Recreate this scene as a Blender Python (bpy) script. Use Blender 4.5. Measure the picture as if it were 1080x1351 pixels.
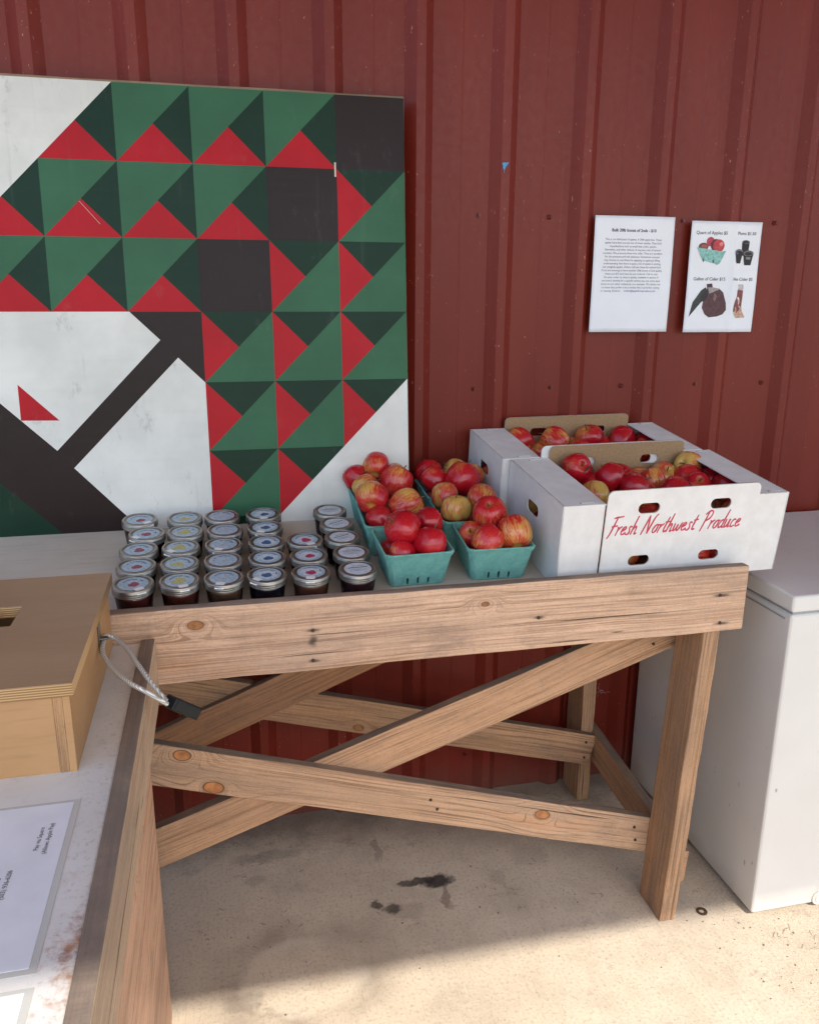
import bpy, bmesh, math, random
import numpy as np
from mathutils import Vector, Matrix, Euler

random.seed(7)
for o in list(bpy.data.objects):
    bpy.data.objects.remove(o)
scene = bpy.context.scene
C = scene.collection
R = math.radians

# ------------------------------------------------------------------ camera
YAW, PITCH, ROLL = R(13.0), R(15.1), R(0.3)
fw = Vector((math.sin(YAW) * math.cos(PITCH), math.cos(YAW) * math.cos(PITCH), -math.sin(PITCH)))
rt = Vector((math.cos(YAW), -math.sin(YAW), 0))
up = rt.cross(fw)
rt2 = rt * math.cos(ROLL) + up * math.sin(ROLL)
up2 = up * math.cos(ROLL) - rt * math.sin(ROLL)
cd = bpy.data.cameras.new('camera')
cam = bpy.data.objects.new('camera', cd)
C.objects.link(cam)
m = Matrix((rt2, up2, -fw)).transposed().to_4x4()
m.translation = Vector((0, -1.98, 1.388))
cam.matrix_world = m
cd.sensor_fit = 'VERTICAL'
cd.sensor_height = 36
cd.lens = 36 * 1085 / 1351
cd.clip_start = 0.02
cd.clip_end = 3000
scene.camera = cam

# ------------------------------------------------------------------ light
SUN = Vector((-0.10, 0.75, -0.80)).normalized()      # direction the light travels
elev = math.asin(-SUN.z)
azim = math.atan2(-SUN.x, -SUN.y)                    # of the sun, from +Y clockwise
w = bpy.data.worlds.new('World')
scene.world = w
w.use_nodes = True
wn = w.node_tree
sky = wn.nodes.new('ShaderNodeTexSky')
sky.sky_type = 'NISHITA'
sky.sun_disc = False
sky.sun_elevation = elev
sky.sun_rotation = azim
sky.air_density = 1.0
sky.dust_density = 1.5
sky.ozone_density = 1.0
bg = wn.nodes['Background']
bg.inputs['Strength'].default_value = 0.15
wn.links.new(sky.outputs[0], bg.inputs[0])
sl = bpy.data.lights.new('sun', 'SUN')
sl.energy = 2.3
sl.angle = R(0.55)
sl.color = (1.0, 0.94, 0.84)
so = bpy.data.objects.new('sun', sl)
C.objects.link(so)
so.rotation_euler = SUN.to_track_quat('-Z', 'Y').to_euler()
scene.view_settings.view_transform = 'Standard'
scene.view_settings.look = 'None'
scene.view_settings.exposure = 1.15
scene.view_settings.gamma = 1.0

# ------------------------------------------------------------------ helpers
def link(o, parent=None):
    C.objects.link(o)
    if parent is not None:
        o.parent = parent
    return o

def obj(name, me, mat=None, parent=None, smooth=False):
    if isinstance(me, bmesh.types.BMesh):
        b = me
        me = bpy.data.meshes.new(name)
        bmesh.ops.recalc_face_normals(b, faces=b.faces)
        b.to_mesh(me)
        b.free()
    if mat is not None and not me.materials:
        me.materials.append(mat)
    if smooth:
        me.polygons.foreach_set('use_smooth', [True] * len(me.polygons))
    return link(bpy.data.objects.new(name, me), parent)

def tag(o, label, cat, group=None):
    o['label'] = label
    o['category'] = cat
    if group:
        o['group'] = group
    return o

def thing(name, label, cat, loc=(0, 0, 0), group=None, mat4=None):
    o = bpy.data.objects.new(name, None)
    o.empty_display_size = 0.05
    C.objects.link(o)
    if mat4 is not None:
        o.matrix_world = mat4
    else:
        o.location = loc
    return tag(o, label, cat, group)

def structure(o):
    o['kind'] = 'structure'
    return o

def part_world(o, parent):
    """parent an object given in world coordinates to a thing, keeping its place"""
    o.parent = parent
    o.matrix_parent_inverse = parent.matrix_basis.inverted()
    return o

def bm_box(x0, x1, y0, y1, z0, z1, bevel=0.0, seg=2, b=None):
    own = b is None
    if own:
        b = bmesh.new()
    r = bmesh.ops.create_cube(b, size=1)
    vs = r['verts']
    for v in vs:
        v.co = Vector(((x0 + x1) / 2 + v.co.x * (x1 - x0), (y0 + y1) / 2 + v.co.y * (y1 - y0), (z0 + z1) / 2 + v.co.z * (z1 - z0)))
    if bevel > 0:
        es = list({e for v in vs for e in v.link_edges})
        bmesh.ops.bevel(b, geom=es, offset=bevel, segments=seg, affect='EDGES', profile=0.6)
    return b

def board(name, p0, p1, width, thick, mat, parent, wdir=(0, 0, 1), bevel=0.0025, jit=0.0012, cuts=14, over0=0, over1=0):
    """a sawn board with local X along its length, Y across its width, Z through its thickness"""
    p0, p1 = Vector(p0), Vector(p1)
    ax = (p1 - p0).normalized()
    L = (p1 - p0).length
    wd = Vector(wdir)
    ay = (wd - ax * wd.dot(ax)).normalized()
    az = ax.cross(ay)
    b = bmesh.new()
    bmesh.ops.create_cube(b, size=1)
    for v in b.verts:
        v.co = Vector((v.co.x * L, v.co.y * width, v.co.z * thick))
    es = [e for e in b.edges if abs((e.verts[0].co - e.verts[1].co).x) > L * 0.9]
    bmesh.ops.subdivide_edges(b, edges=es, cuts=cuts, use_grid_fill=False)
    rnd = random.Random(hash((round(p0.x, 3), round(p0.z, 3), round(p1.x, 3))) & 0xffff)
    for v in b.verts:
        v.co.y += rnd.uniform(-jit, jit)
        v.co.z += rnd.uniform(-jit, jit) * 0.6
    es = [e for e in b.edges if len(e.link_faces) == 2 and e.calc_face_angle(0) > 0.8]
    bmesh.ops.bevel(b, geom=es, offset=bevel, segments=2, affect='EDGES', profile=0.6)
    o = obj(name, b, mat)
    mw = Matrix((ax, ay, az)).transposed().to_4x4()
    mw.translation = (p0 + p1) / 2
    o.matrix_world = mw
    if parent is not None:
        part_world(o, parent)
    return o

def tube(name, pts, r, mat, parent=None, res=3, cyclic=False, spline='NURBS', radii=None):
    c = bpy.data.curves.new(name, 'CURVE')
    c.dimensions = '3D'
    c.bevel_depth = r
    c.bevel_resolution = res
    c.use_fill_caps = True
    s = c.splines.new(spline)
    s.points.add(len(pts) - 1)
    for i, p in enumerate(pts):
        s.points[i].co = (*p, 1)
        if radii:
            s.points[i].radius = radii[i]
    if spline == 'NURBS':
        s.order_u = 3
        s.use_endpoint_u = True
    s.use_cyclic_u = cyclic
    s.resolution_u = 6
    me = curve_mesh(c, name)
    return obj(name, me, mat, parent, smooth=True)

def curve_mesh(c, name):
    t = bpy.data.objects.new('tmp', c)
    C.objects.link(t)
    bpy.context.view_layer.update()
    dg = bpy.context.evaluated_depsgraph_get()
    me = bpy.data.meshes.new_from_object(t.evaluated_get(dg))
    bpy.data.objects.remove(t)
    me.name = name
    return me

def lathe(profile, seg=28, b=None, lobes=None):
    own = b is None
    if own:
        b = bmesh.new()
    rings = []
    for (r, z) in profile:
        if r < 1e-6:
            rings.append([b.verts.new((0, 0, z))])
        else:
            rg = []
            for k in range(seg):
                a = 2 * math.pi * k / seg
                rr = r * (lobes(a, z) if lobes else 1)
                rg.append(b.verts.new((rr * math.cos(a), rr * math.sin(a), z)))
            rings.append(rg)
    for A, B in zip(rings, rings[1:]):
        for k in range(seg):
            k2 = (k + 1) % seg
            if len(A) == 1 and len(B) == 1:
                continue
            if len(A) == 1:
                b.faces.new((A[0], B[k2], B[k]))
            elif len(B) == 1:
                b.faces.new((A[k], A[k2], B[0]))
            else:
                b.faces.new((A[k], A[k2], B[k2], B[k]))
    return b

def rrect(x0, x1, y0, y1, r, n=5):
    pts = []
    rs = r if isinstance(r, (list, tuple)) else [r] * 4
    for (cx, cy, a0, q) in ((x1 - rs[0], y1 - rs[0], 0, rs[0]), (x0 + rs[1], y1 - rs[1], 90, rs[1]), (x0 + rs[2], y0 + rs[2], 180, rs[2]), (x1 - rs[3], y0 + rs[3], 270, rs[3])):
        if q <= 1e-6:
            pts.append((cx, cy))
            continue
        for i in range(n + 1):
            a = R(a0 + 90 * i / n)
            pts.append((cx + q * math.cos(a), cy + q * math.sin(a)))
    return pts

def sheet(name, outer, holes, thick, mat, parent=None):
    """flat cut-out in local XY, extruded along Z, with real holes"""
    c = bpy.data.curves.new(name, 'CURVE')
    c.dimensions = '2D'
    c.fill_mode = 'BOTH'
    c.extrude = thick / 2
    for lp in [outer] + list(holes):
        s = c.splines.new('POLY')
        s.points.add(len(lp) - 1)
        for i, p in enumerate(lp):
            s.points[i].co = (p[0], p[1], 0, 1)
        s.use_cyclic_u = True
    return obj(name, curve_mesh(c, name), mat, parent)

def text_mesh(body, size, align='CENTER', shear=0.0, bold=0.0, line=1.0):
    c = bpy.data.curves.new('t', 'FONT')
    c.body = body
    c.size = size
    c.align_x = align
    c.shear = shear
    c.offset = bold
    c.space_line = line
    c.resolution_u = 3
    return curve_mesh(c, 'text')

def poly(name, polys, mats, parent=None, warp=None):
    """flat polygons (list of (pts3d, material index))"""
    b = bmesh.new()
    for pts, mi in polys:
        f = b.faces.new([b.verts.new(p) for p in pts])
        f.material_index = mi
    me = bpy.data.meshes.new(name)
    b.to_mesh(me)
    b.free()
    for mt in mats:
        me.materials.append(mt)
    return obj(name, me, None, parent)

# ------------------------------------------------------------------ materials
class N:
    def __init__(s, name):
        s.m = bpy.data.materials.new(name)
        s.m.use_nodes = True
        s.t = s.m.node_tree
        s.p = s.t.nodes['Principled BSDF']
        s._tc = None
    def n(s, ty, **kw):
        x = s.t.nodes.new(ty)
        for k, v in kw.items():
            setattr(x, k, v)
        return x
    def l(s, a, b):
        s.t.links.new(a, b)
    def val(s, sock, v):
        if hasattr(v, 'is_linked') or isinstance(v, bpy.types.NodeSocket):
            s.l(v, sock)
        else:
            sock.default_value = v
    def tc(s):
        if not s._tc:
            s._tc = s.n('ShaderNodeTexCoord')
        return s._tc.outputs['Object']
    def math(s, op, a, b=None, c=None, clamp=False):
        x = s.n('ShaderNodeMath', operation=op, use_clamp=clamp)
        s.val(x.inputs[0], a)
        if b is not None:
            s.val(x.inputs[1], b)
        if c is not None:
            s.val(x.inputs[2], c)
        return x.outputs[0]
    def xyz(s, v=None):
        x = s.n('ShaderNodeSeparateXYZ')
        s.l(v or s.tc(), x.inputs[0])
        return x.outputs
    def comb(s, x, y, z):
        c = s.n('ShaderNodeCombineXYZ')
        for i, q in enumerate((x, y, z)):
            s.val(c.inputs[i], q)
        return c.outputs[0]
    def map(s, v, scale=(1, 1, 1), loc=(0, 0, 0)):
        x = s.n('ShaderNodeMapping')
        s.l(v, x.inputs[0])
        x.inputs['Scale'].default_value = scale
        s.val(x.inputs['Location'], loc)
        return x.outputs[0]
    def noise(s, v, scale, detail=3, rough=0.55, dist=0.0, col=False):
        x = s.n('ShaderNodeTexNoise')
        s.l(v, x.inputs['Vector'])
        x.inputs['Scale'].default_value = scale
        x.inputs['Detail'].default_value = detail
        x.inputs['Roughness'].default_value = rough
        x.inputs['Distortion'].default_value = dist
        return x.outputs['Color' if col else 'Fac']
    def ramp(s, f, stops, interp='LINEAR'):
        x = s.n('ShaderNodeValToRGB')
        x.color_ramp.interpolation = interp
        e = x.color_ramp.elements
        while len(e) < len(stops):
            e.new(0.5)
        for i, (p, c) in enumerate(stops):
            e[i].position = p
            e[i].color = (*c, 1) if len(c) == 3 else c
        s.l(f, x.inputs[0])
        return x.outputs[0]
    def step(s, f, a, b, o0=0.0, o1=1.0):
        x = s.n('ShaderNodeMapRange', interpolation_type='SMOOTHSTEP')
        s.val(x.inputs[0], f)
        x.inputs[1].default_value = a
        x.inputs[2].default_value = b
        x.inputs[3].default_value = o0
        x.inputs[4].default_value = o1
        return x.outputs[0]
    def mix(s, f, a, b, mode='MIX'):
        x = s.n('ShaderNodeMix', data_type='RGBA', blend_type=mode)
        s.val(x.inputs[0], f)
        for i, q in ((6, a), (7, b)):
            if isinstance(q, (tuple, list)):
                x.inputs[i].default_value = (*q[:3], 1)
            else:
                s.l(q, x.inputs[i])
        return x.outputs[2]
    def bump(s, h, strength=0.3, dist=0.002):
        x = s.n('ShaderNodeBump')
        x.inputs['Strength'].default_value = strength
        x.inputs['Distance'].default_value = dist
        s.l(h, x.inputs['Height'])
        s.l(x.outputs[0], s.p.inputs['Normal'])
    def done(s, color=None, rough=0.6, metal=0.0, spec=None):
        if color is not None:
            if isinstance(color, (tuple, list)):
                s.p.inputs['Base Color'].default_value = (*color[:3], 1)
            else:
                s.l(color, s.p.inputs['Base Color'])
        s.val(s.p.inputs['Roughness'], rough)
        s.p.inputs['Metallic'].default_value = metal
        if spec is not None:
            s.p.inputs['Specular IOR Level'].default_value = spec
        return s.m

def srgb(r, g, b):
    f = lambda c: (c / 255 / 12.92) if c / 255 <= 0.04045 else ((c / 255 + 0.055) / 1.055) ** 2.4
    return (f(r), f(g), f(b))

def plain(name, col, rough=0.6, metal=0.0, var=0.06, scale=40, spec=None):
    n = N(name)
    f = n.noise(n.tc(), scale, 4)
    c = n.mix(n.step(f, 0.3, 0.7), tuple(x * (1 - var) for x in col), tuple(min(1, x * (1 + var)) for x in col))
    return n.done(c, rough, metal, spec)

def wood(name, light, dark, freq=70, knots=(), weather=0.35, grey=(0.17, 0.135, 0.11), rough=0.75, contrast=0.75, wob=2.2, orange=(0.42, 0.19, 0.075), marks=()):
    n = N(name)
    oi = n.n('ShaderNodeObjectInfo')
    off = n.math('MULTIPLY', oi.outputs['Random'], 7.0)
    v = n.tc()
    x, y, z = n.xyz(v)
    vo = n.map(v, (1, 1, 1), n.comb(off, off, off))
    wobn = n.noise(n.map(vo, (1.1, 5.5, 5.5)), 1.0, 2, 0.5)
    wob2 = n.noise(n.map(vo, (3.5, 22, 22)), 1.0, 2, 0.5)
    cross = n.math('ADD', y, n.math('MULTIPLY', z, 0.8))
    field = n.math('ADD', n.math('MULTIPLY', cross, freq * 8), n.math('MULTIPLY', wobn, wob * 20))
    field = n.math('ADD', field, n.math('MULTIPLY', wob2, wob * 2.2))
    kmask = None
    for (kx, ky, kr, ks) in knots:
        dx = n.math('MULTIPLY', n.math('SUBTRACT', x, kx), 0.62)
        dy = n.math('SUBTRACT', y, ky)
        d = n.math('SQRT', n.math('ADD', n.math('MULTIPLY', dx, dx), n.math('MULTIPLY', dy, dy)))
        d = n.math('ADD', d, n.math('MULTIPLY', n.math('SUBTRACT', wob2, 0.5), kr * 0.5))
        q = n.math('DIVIDE', d, ks)
        wgt = n.math('POWER', 2.718, n.math('MULTIPLY', n.math('MULTIPLY', q, q), -1.0))
        rad = n.math('MULTIPLY', d, freq * 9)
        dif = n.math('SUBTRACT', rad, field)
        field = n.math('MULTIPLY_ADD', dif, wgt, field)
        k = n.step(d, kr * 0.75, kr, 1.0, 0.0)
        kmask = k if kmask is None else n.math('MAXIMUM', kmask, k)
    irr = n.noise(n.map(vo, (2.0, 55, 55), (2, 7, 4)), 1.0, 3, 0.6)
    field = n.math('ADD', field, n.math('MULTIPLY', irr, 5.0))
    bands = n.noise(n.comb(n.math('MULTIPLY', field, 0.32), n.math('MULTIPLY', x, 1.2), off), 1.0, 2, 0.7)
    s = n.math('MULTIPLY', n.math('SUBTRACT', bands, 0.5), 4.2)
    amp = n.step(n.noise(n.map(vo, (2.5, 30, 30), (8, 3, 6)), 1.0, 3, 0.6), 0.3, 0.7, 0.25, 1.0)
    lw = n.math('MULTIPLY', n.step(s, -0.15, 0.6), amp)
    fib = n.noise(n.map(vo, (6, 260, 260)), 1.0, 3, 0.6)
    tone = n.noise(n.map(vo, (1.6, 9, 9)), 1.0, 3, 0.55)
    col = n.mix(n.math('MULTIPLY', lw, contrast), light, dark)
    col = n.mix(n.step(fib, 0.40, 0.74, 0.0, 0.42), col, tuple(c * 0.5 for c in dark))
    saw = n.noise(n.map(vo, (90, 14, 14), (1, 5, 2)), 1.0, 4, 0.7)
    col = n.mix(n.step(saw, 0.5, 0.72, 0.0, 0.16), col, grey)
    col = n.mix(n.step(tone, 0.40, 0.72, 0.0, min(0.7, weather + 0.15)), col, grey)
    warm = n.noise(n.map(vo, (2.3, 12, 12), (3, 1, 9)), 1.0, 2)
    col = n.mix(n.step(warm, 0.55, 0.8, 0.0, 0.35), col, orange)
    blot = n.noise(n.map(vo, (7, 26, 26), (6, 1, 3)), 1.0, 6, 0.72)
    col = n.mix(n.step(blot, 0.5, 0.72, 0.0, 0.45), col, tuple(min(0.8, c * 1.18) for c in light))
    col = n.mix(n.step(blot, 0.30, 0.46, 0.4, 0.0), col, tuple(c * 0.8 for c in grey))
    gran = n.noise(n.map(vo, (170, 420, 420)), 1.0, 3, 0.7)
    col = n.mix(n.step(gran, 0.48, 0.75, 0.0, 0.35), col, tuple(c * 0.6 for c in dark))
    crack = n.noise(n.map(vo, (1.8, 130, 130), (5, 2, 1)), 1.0, 2, 0.5)
    cm = n.step(crack, 0.69, 0.74, 0.0, 0.8)
    col = n.mix(cm, col, (0.03, 0.022, 0.016))
    dirt = n.noise(vo, 9.0, 5, 0.65)
    col = n.mix(n.step(dirt, 0.54, 0.8, 0.0, 0.32), col, (0.13, 0.10, 0.078))
    if kmask is not None:
        kc = n.mix(n.step(n.noise(vo, 55, 4, 0.6), 0.3, 0.7), tuple(c * 0.95 for c in orange), tuple(c * 0.55 for c in orange))
        kc = n.mix(n.math('MULTIPLY', cm, 0.9), kc, (0.03, 0.02, 0.015))
        col = n.mix(kmask, col, kc)
        ringm = n.math('MULTIPLY', n.math('MULTIPLY', kmask, n.math('SUBTRACT', 1.0, kmask)), 3.2)
        col = n.mix(n.math('MINIMUM', ringm, 0.9), col, tuple(c * 0.2 for c in dark))
    for (mx_, my_, ml_, mw_) in marks:
        ex = n.math('DIVIDE', n.math('ADD', n.math('SUBTRACT', x, mx_), n.math('MULTIPLY', n.math('SUBTRACT', irr, 0.5), 0.02)), ml_)
        ey = n.math('DIVIDE', n.math('ADD', n.math('SUBTRACT', y, my_), n.math('MULTIPLY', n.math('SUBTRACT', fib, 0.5), 0.008)), mw_)
        dd = n.math('SQRT', n.math('ADD', n.math('MULTIPLY', ex, ex), n.math('MULTIPLY', ey, ey)))
        col = n.mix(n.step(dd, 0.15, 1.0, 0.85, 0), col, (0.045, 0.04, 0.035))
    ge = n.n('ShaderNodeNewGeometry')
    upn = n.xyz(ge.outputs['Normal'])[2]
    col = n.mix(n.math('MULTIPLY', n.step(upn, 0.55, 0.9), n.step(dirt, 0.25, 0.6, 0.45, 0.85)), col, (0.16, 0.128, 0.105))
    h = n.math('ADD', n.math('MULTIPLY', fib, 0.6), n.math('ADD', n.math('MULTIPLY', lw, -0.35), n.math('MULTIPLY', cm, -1.2)))
    n.bump(n.math('ADD', h, n.math('MULTIPLY', saw, 0.8)), 0.6, 0.002)
    return n.done(col, rough, 0, 0.25)

# ------------------------------------------------------------------ setting: floor, ground, wall, roof
n = N('concrete')
v = n.tc()
x, y, z = n.xyz(v)
big = n.noise(v, 1.7, 4, 0.6)
mid = n.noise(v, 9, 5, 0.65)
fine = n.noise(v, 140, 4, 0.7)
brush = n.noise(n.map(v, (300, 14, 1)), 1.0, 3, 0.6)
col = n.mix(n.step(big, 0.3, 0.7), (0.60, 0.50, 0.375), (0.69, 0.59, 0.455))
col = n.mix(n.step(mid, 0.45, 0.8, 0, 0.45), col, (0.42, 0.345, 0.26))
col = n.mix(n.step(fine, 0.48, 0.72, 0, 0.6), col, (0.28, 0.225, 0.165))
col = n.mix(n.step(n.noise(v, 60, 5, 0.75), 0.5, 0.75, 0, 0.4), col, (0.68, 0.60, 0.48))
col = n.mix(n.step(brush, 0.5, 0.85, 0, 0.5), col, (0.38, 0.31, 0.23))
warp = n.noise(v, 28, 4, 0.6, col=True)
wx, wy, wz = n.xyz(warp)
def ell(cx, cy, rx, ry, wob=0.03):
    ex = n.math('DIVIDE', n.math('ADD', n.math('SUBTRACT', x, cx), n.math('MULTIPLY', n.math('SUBTRACT', wx, 0.5), wob)), rx)
    ey = n.math('DIVIDE', n.math('ADD', n.math('SUBTRACT', y, cy), n.math('MULTIPLY', n.math('SUBTRACT', wy, 0.5), wob)), ry)
    return n.math('SQRT', n.math('ADD', n.math('MULTIPLY', ex, ex), n.math('MULTIPLY', ey, ey)))
# the mark a round pot left: dark outside ring, pale crust inside it
d = ell(0.11, -0.555, 0.135, 0.105, 0.03)
halo = n.math('MULTIPLY', n.step(d, 0.85, 1.08), n.step(d, 1.15, 1.75, 1, 0))
col = n.mix(n.math('MULTIPLY', halo, n.step(mid, 0.32, 0.66, 0.12, 0.55)), col, (0.27, 0.22, 0.175))
crust = n.math('MULTIPLY', n.math('MULTIPLY', n.step(d, 0.62, 0.85), n.step(d, 0.9, 1.08, 1, 0)), n.step(mid, 0.42, 0.62))
col = n.mix(n.math('MULTIPLY', crust, 0.38), col, (0.70, 0.64, 0.54))
# black drips and their smear
for (cx, cy, rx, ry, a, c) in ((0.455, -0.342, 0.042, 0.027, 0.95, (0.022, 0.02, 0.018)), (0.407, -0.335, 0.045, 0.015, 0.9, (0.025, 0.022, 0.02)), (0.372, -0.327, 0.022, 0.018, 0.9, (0.025, 0.022, 0.02)),
                              (0.322, -0.408, 0.026, 0.021, 0.92, (0.03, 0.026, 0.022)), (0.292, -0.388, 0.017, 0.014, 0.9, (0.03, 0.026, 0.022)), (0.46, -0.40, 0.012, 0.05, 0.55, (0.13, 0.075, 0.05)),
                              (0.33, -0.19, 0.014, 0.06, 0.45, (0.16, 0.125, 0.10)), (0.05, -0.16, 0.10, 0.03, 0.35, (0.1, 0.085, 0.07)), (-0.02, -0.60, 0.05, 0.03, 0.45, (0.2, 0.165, 0.135)),
                              (0.02, -0.25, 0.03, 0.02, 0.3, (0.2, 0.16, 0.13)), (0.70, -0.30, 0.06, 0.05, 0.25, (0.25, 0.2, 0.16)), (0.60, -0.36, 0.03, 0.03, 0.25, (0.13, 0.1, 0.08)), (0.36, -0.42, 0.05, 0.035, 0.3, (0.15, 0.11, 0.085))):
    d = ell(cx, cy, rx, ry, 0.05)
    col = n.mix(n.step(d, 0.55, 1.05, a, 0), col, c)
# grime swept against the foot of the wall
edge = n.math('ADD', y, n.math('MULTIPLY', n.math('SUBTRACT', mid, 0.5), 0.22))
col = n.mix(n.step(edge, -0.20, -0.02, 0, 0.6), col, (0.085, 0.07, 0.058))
# coarse sand towards the freezer
sand = n.math('ADD', x, n.math('MULTIPLY', n.math('SUBTRACT', mid, 0.5), 0.5))
sp = n.noise(v, 420, 2, 0.6)
col = n.mix(n.math('MULTIPLY', n.step(sand, 0.95, 1.15), n.step(sp, 0.52, 0.62, 0, 0.55)), col, (0.17, 0.12, 0.08))
pit = n.n('ShaderNodeTexVoronoi')
n.l(v, pit.inputs['Vector'])
pit.inputs['Scale'].default_value = 90
pm = n.math('MULTIPLY', n.step(n.math('ADD', pit.outputs['Distance'], n.math('MULTIPLY', fine, 0.25)), 0.16, 0.30, 1, 0), n.step(n.noise(v, 16, 3), 0.55, 0.68))
col = n.mix(n.math('MULTIPLY', pm, 0.4), col, (0.25, 0.2, 0.155))
crk = n.n('ShaderNodeTexVoronoi', feature='DISTANCE_TO_EDGE')
n.l(n.map(warp, (0.25, 0.25, 0.25)), crk.inputs['Vector'])
hz_ = n.noise(n.map(v, (1, 1, 1), (3, 3, 3)), 3.2, 6, 0.7)
col = n.mix(n.step(hz_, 0.46, 0.7, 0, 0.5), col, (0.38, 0.315, 0.24))
smg = n.noise(n.map(v, (1, 1.6, 1), (9, 2, 0)), 5.5, 7, 0.78)
col = n.mix(n.step(smg, 0.58, 0.70, 0, 0.5), col, (0.21, 0.17, 0.135))
n.bump(n.math('SUBTRACT', n.math('ADD', n.math('MULTIPLY', fine, 0.9), n.math('MULTIPLY', brush, 0.6)), n.math('MULTIPLY', pm, 1.2)), 0.6, 0.002)
CONC = n.done(col, 0.85)

n = N('gravel')
f = n.noise(n.tc(), 30, 5, 0.7)
f2 = n.noise(n.tc(), 0.6, 3)
col = n.mix(n.step(f, 0.3, 0.7), (0.30, 0.27, 0.23), (0.46, 0.43, 0.38))
col = n.mix(n.step(f2, 0.45, 0.65, 0, 0.3), col, (0.16, 0.17, 0.08))
GRAVEL = n.done(col, 0.9)

b = bm_box(-4.0, 4.6, -4.4, 0.12, -0.15, 0.0)
structure(obj('concrete_floor', b, CONC))
b = bmesh.new()
bmesh.ops.create_grid(b, x_segments=2, y_segments=2, size=900)
g = structure(obj('ground', b, GRAVEL))
g.location = (0, 0, -0.06)

n = N('red_metal')
v = n.tc()
chalk = n.noise(n.map(v, (5, 5, 0.9)), 1.0, 4, 0.6)
col = n.mix(n.step(chalk, 0.3, 0.75), (0.145, 0.015, 0.008), (0.180, 0.023, 0.013))
streak = n.noise(n.map(v, (60, 60, 1.6)), 1.0, 3, 0.6)
col = n.mix(n.step(streak, 0.55, 0.85, 0, 0.3), col, (0.23, 0.05, 0.035))
chip = n.noise(n.map(v, (230, 230, 75)), 1.0, 2, 0.6)
cl = n.noise(n.map(v, (9, 9, 5), (4, 4, 4)), 1.0, 2)
col = n.mix(n.math('MULTIPLY', n.step(chip, 0.70, 0.73), n.step(cl, 0.42, 0.58, 0, 0.8)), col, (0.46, 0.25, 0.17))
x, y, z = n.xyz(v)
low = n.math('ADD', z, n.math('MULTIPLY', n.noise(v, 14, 4), 0.14))
col = n.mix(n.math('MULTIPLY', n.step(low, 0.02, 0.22, 1, 0), 0.55), col, (0.12, 0.075, 0.06))
dust = n.noise(v, 60, 4, 0.7)
n.bump(n.math('ADD', n.math('MULTIPLY', dust, 0.12), n.noise(n.map(v, (5, 5, 2)), 1.0, 2)), 0.10, 0.006)
RED = n.done(col, n.step(dust, 0.3, 0.8, 0.33, 0.48), 0, 0.25)

wall = thing('barn_wall', 'dark red ribbed metal barn wall behind the produce table', 'wall')
PITCHX, RX0 = 0.2040, -0.306
prof = []
k = -17
while RX0 + k * PITCHX < 4.6:
    e = RX0 + k * PITCHX           # right foot of a rib
    for (dx, dy) in ((-0.070, 0.0), (-0.046, -0.0195), (-0.025, -0.0195), (-0.004, 0.0)):
        prof.append((e + dx, dy))
    for mx in (0.064,):      # a shallow stiffening crease in the flat pan
        prof += [(e + mx - 0.004, 0.0), (e + mx, -0.0010), (e + mx + 0.004, 0.0)]
    k += 1
b = bmesh.new()
rows = []
for off, zz in ((0.0, -0.002), (0.0, 1.3), (0.0, 3.2), (0.0025, 3.2), (0.0025, -0.002)):
    rows.append([b.verts.new((px, py + off, zz)) for px, py in prof])
for A, B in zip(rows, rows[1:] + rows[:1]):
    for i in range(len(prof) - 1):
        b.faces.new((A[i], A[i + 1], B[i + 1], B[i]))
obj('wall_sheet', b, RED, wall)
SCREW = plain('screw_paint', (0.125, 0.02, 0.014), 0.45, 0.0)
b = bm_box(0, 0, 0, 0, 0, 0)
b.free()
b = bmesh.new()
bmesh.ops.create_cone(b, cap_ends=True, segments=12, radius1=0.0062, radius2=0.0058, depth=0.002)
bmesh.ops.create_cone(b, cap_ends=True, segments=6, radius1=0.0042, radius2=0.0040, depth=0.005, matrix=Matrix.Translation((0, 0, 0.003)))
screw_me = bpy.data.meshes.new('screw')
b.to_mesh(screw_me)
b.free()
screw_me.materials.append(SCREW)
for zz, xs in ((1.15, (0.62, 0.825, 1.02, 1.235, 1.435, 1.63)), (1.56, (0.622, 0.800, 1.158, 1.42)), (0.12, (0.0, 0.2, 0.41, 0.62, 0.825))):
    for xx in xs:
        s = link(bpy.data.objects.new('screw', screw_me), wall)
        s.location = (xx, -0.0010, zz)
        s.rotation_euler = (R(90), 0, random.random())

WOODROOF = wood('roof_wood', (0.40, 0.27, 0.16), (0.26, 0.15, 0.08))
b = bm_box(-0.95, 4.6, -3.58, 0.10, 3.20, 3.27)
roof = structure(obj('porch_roof', b, WOODROOF))

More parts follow.
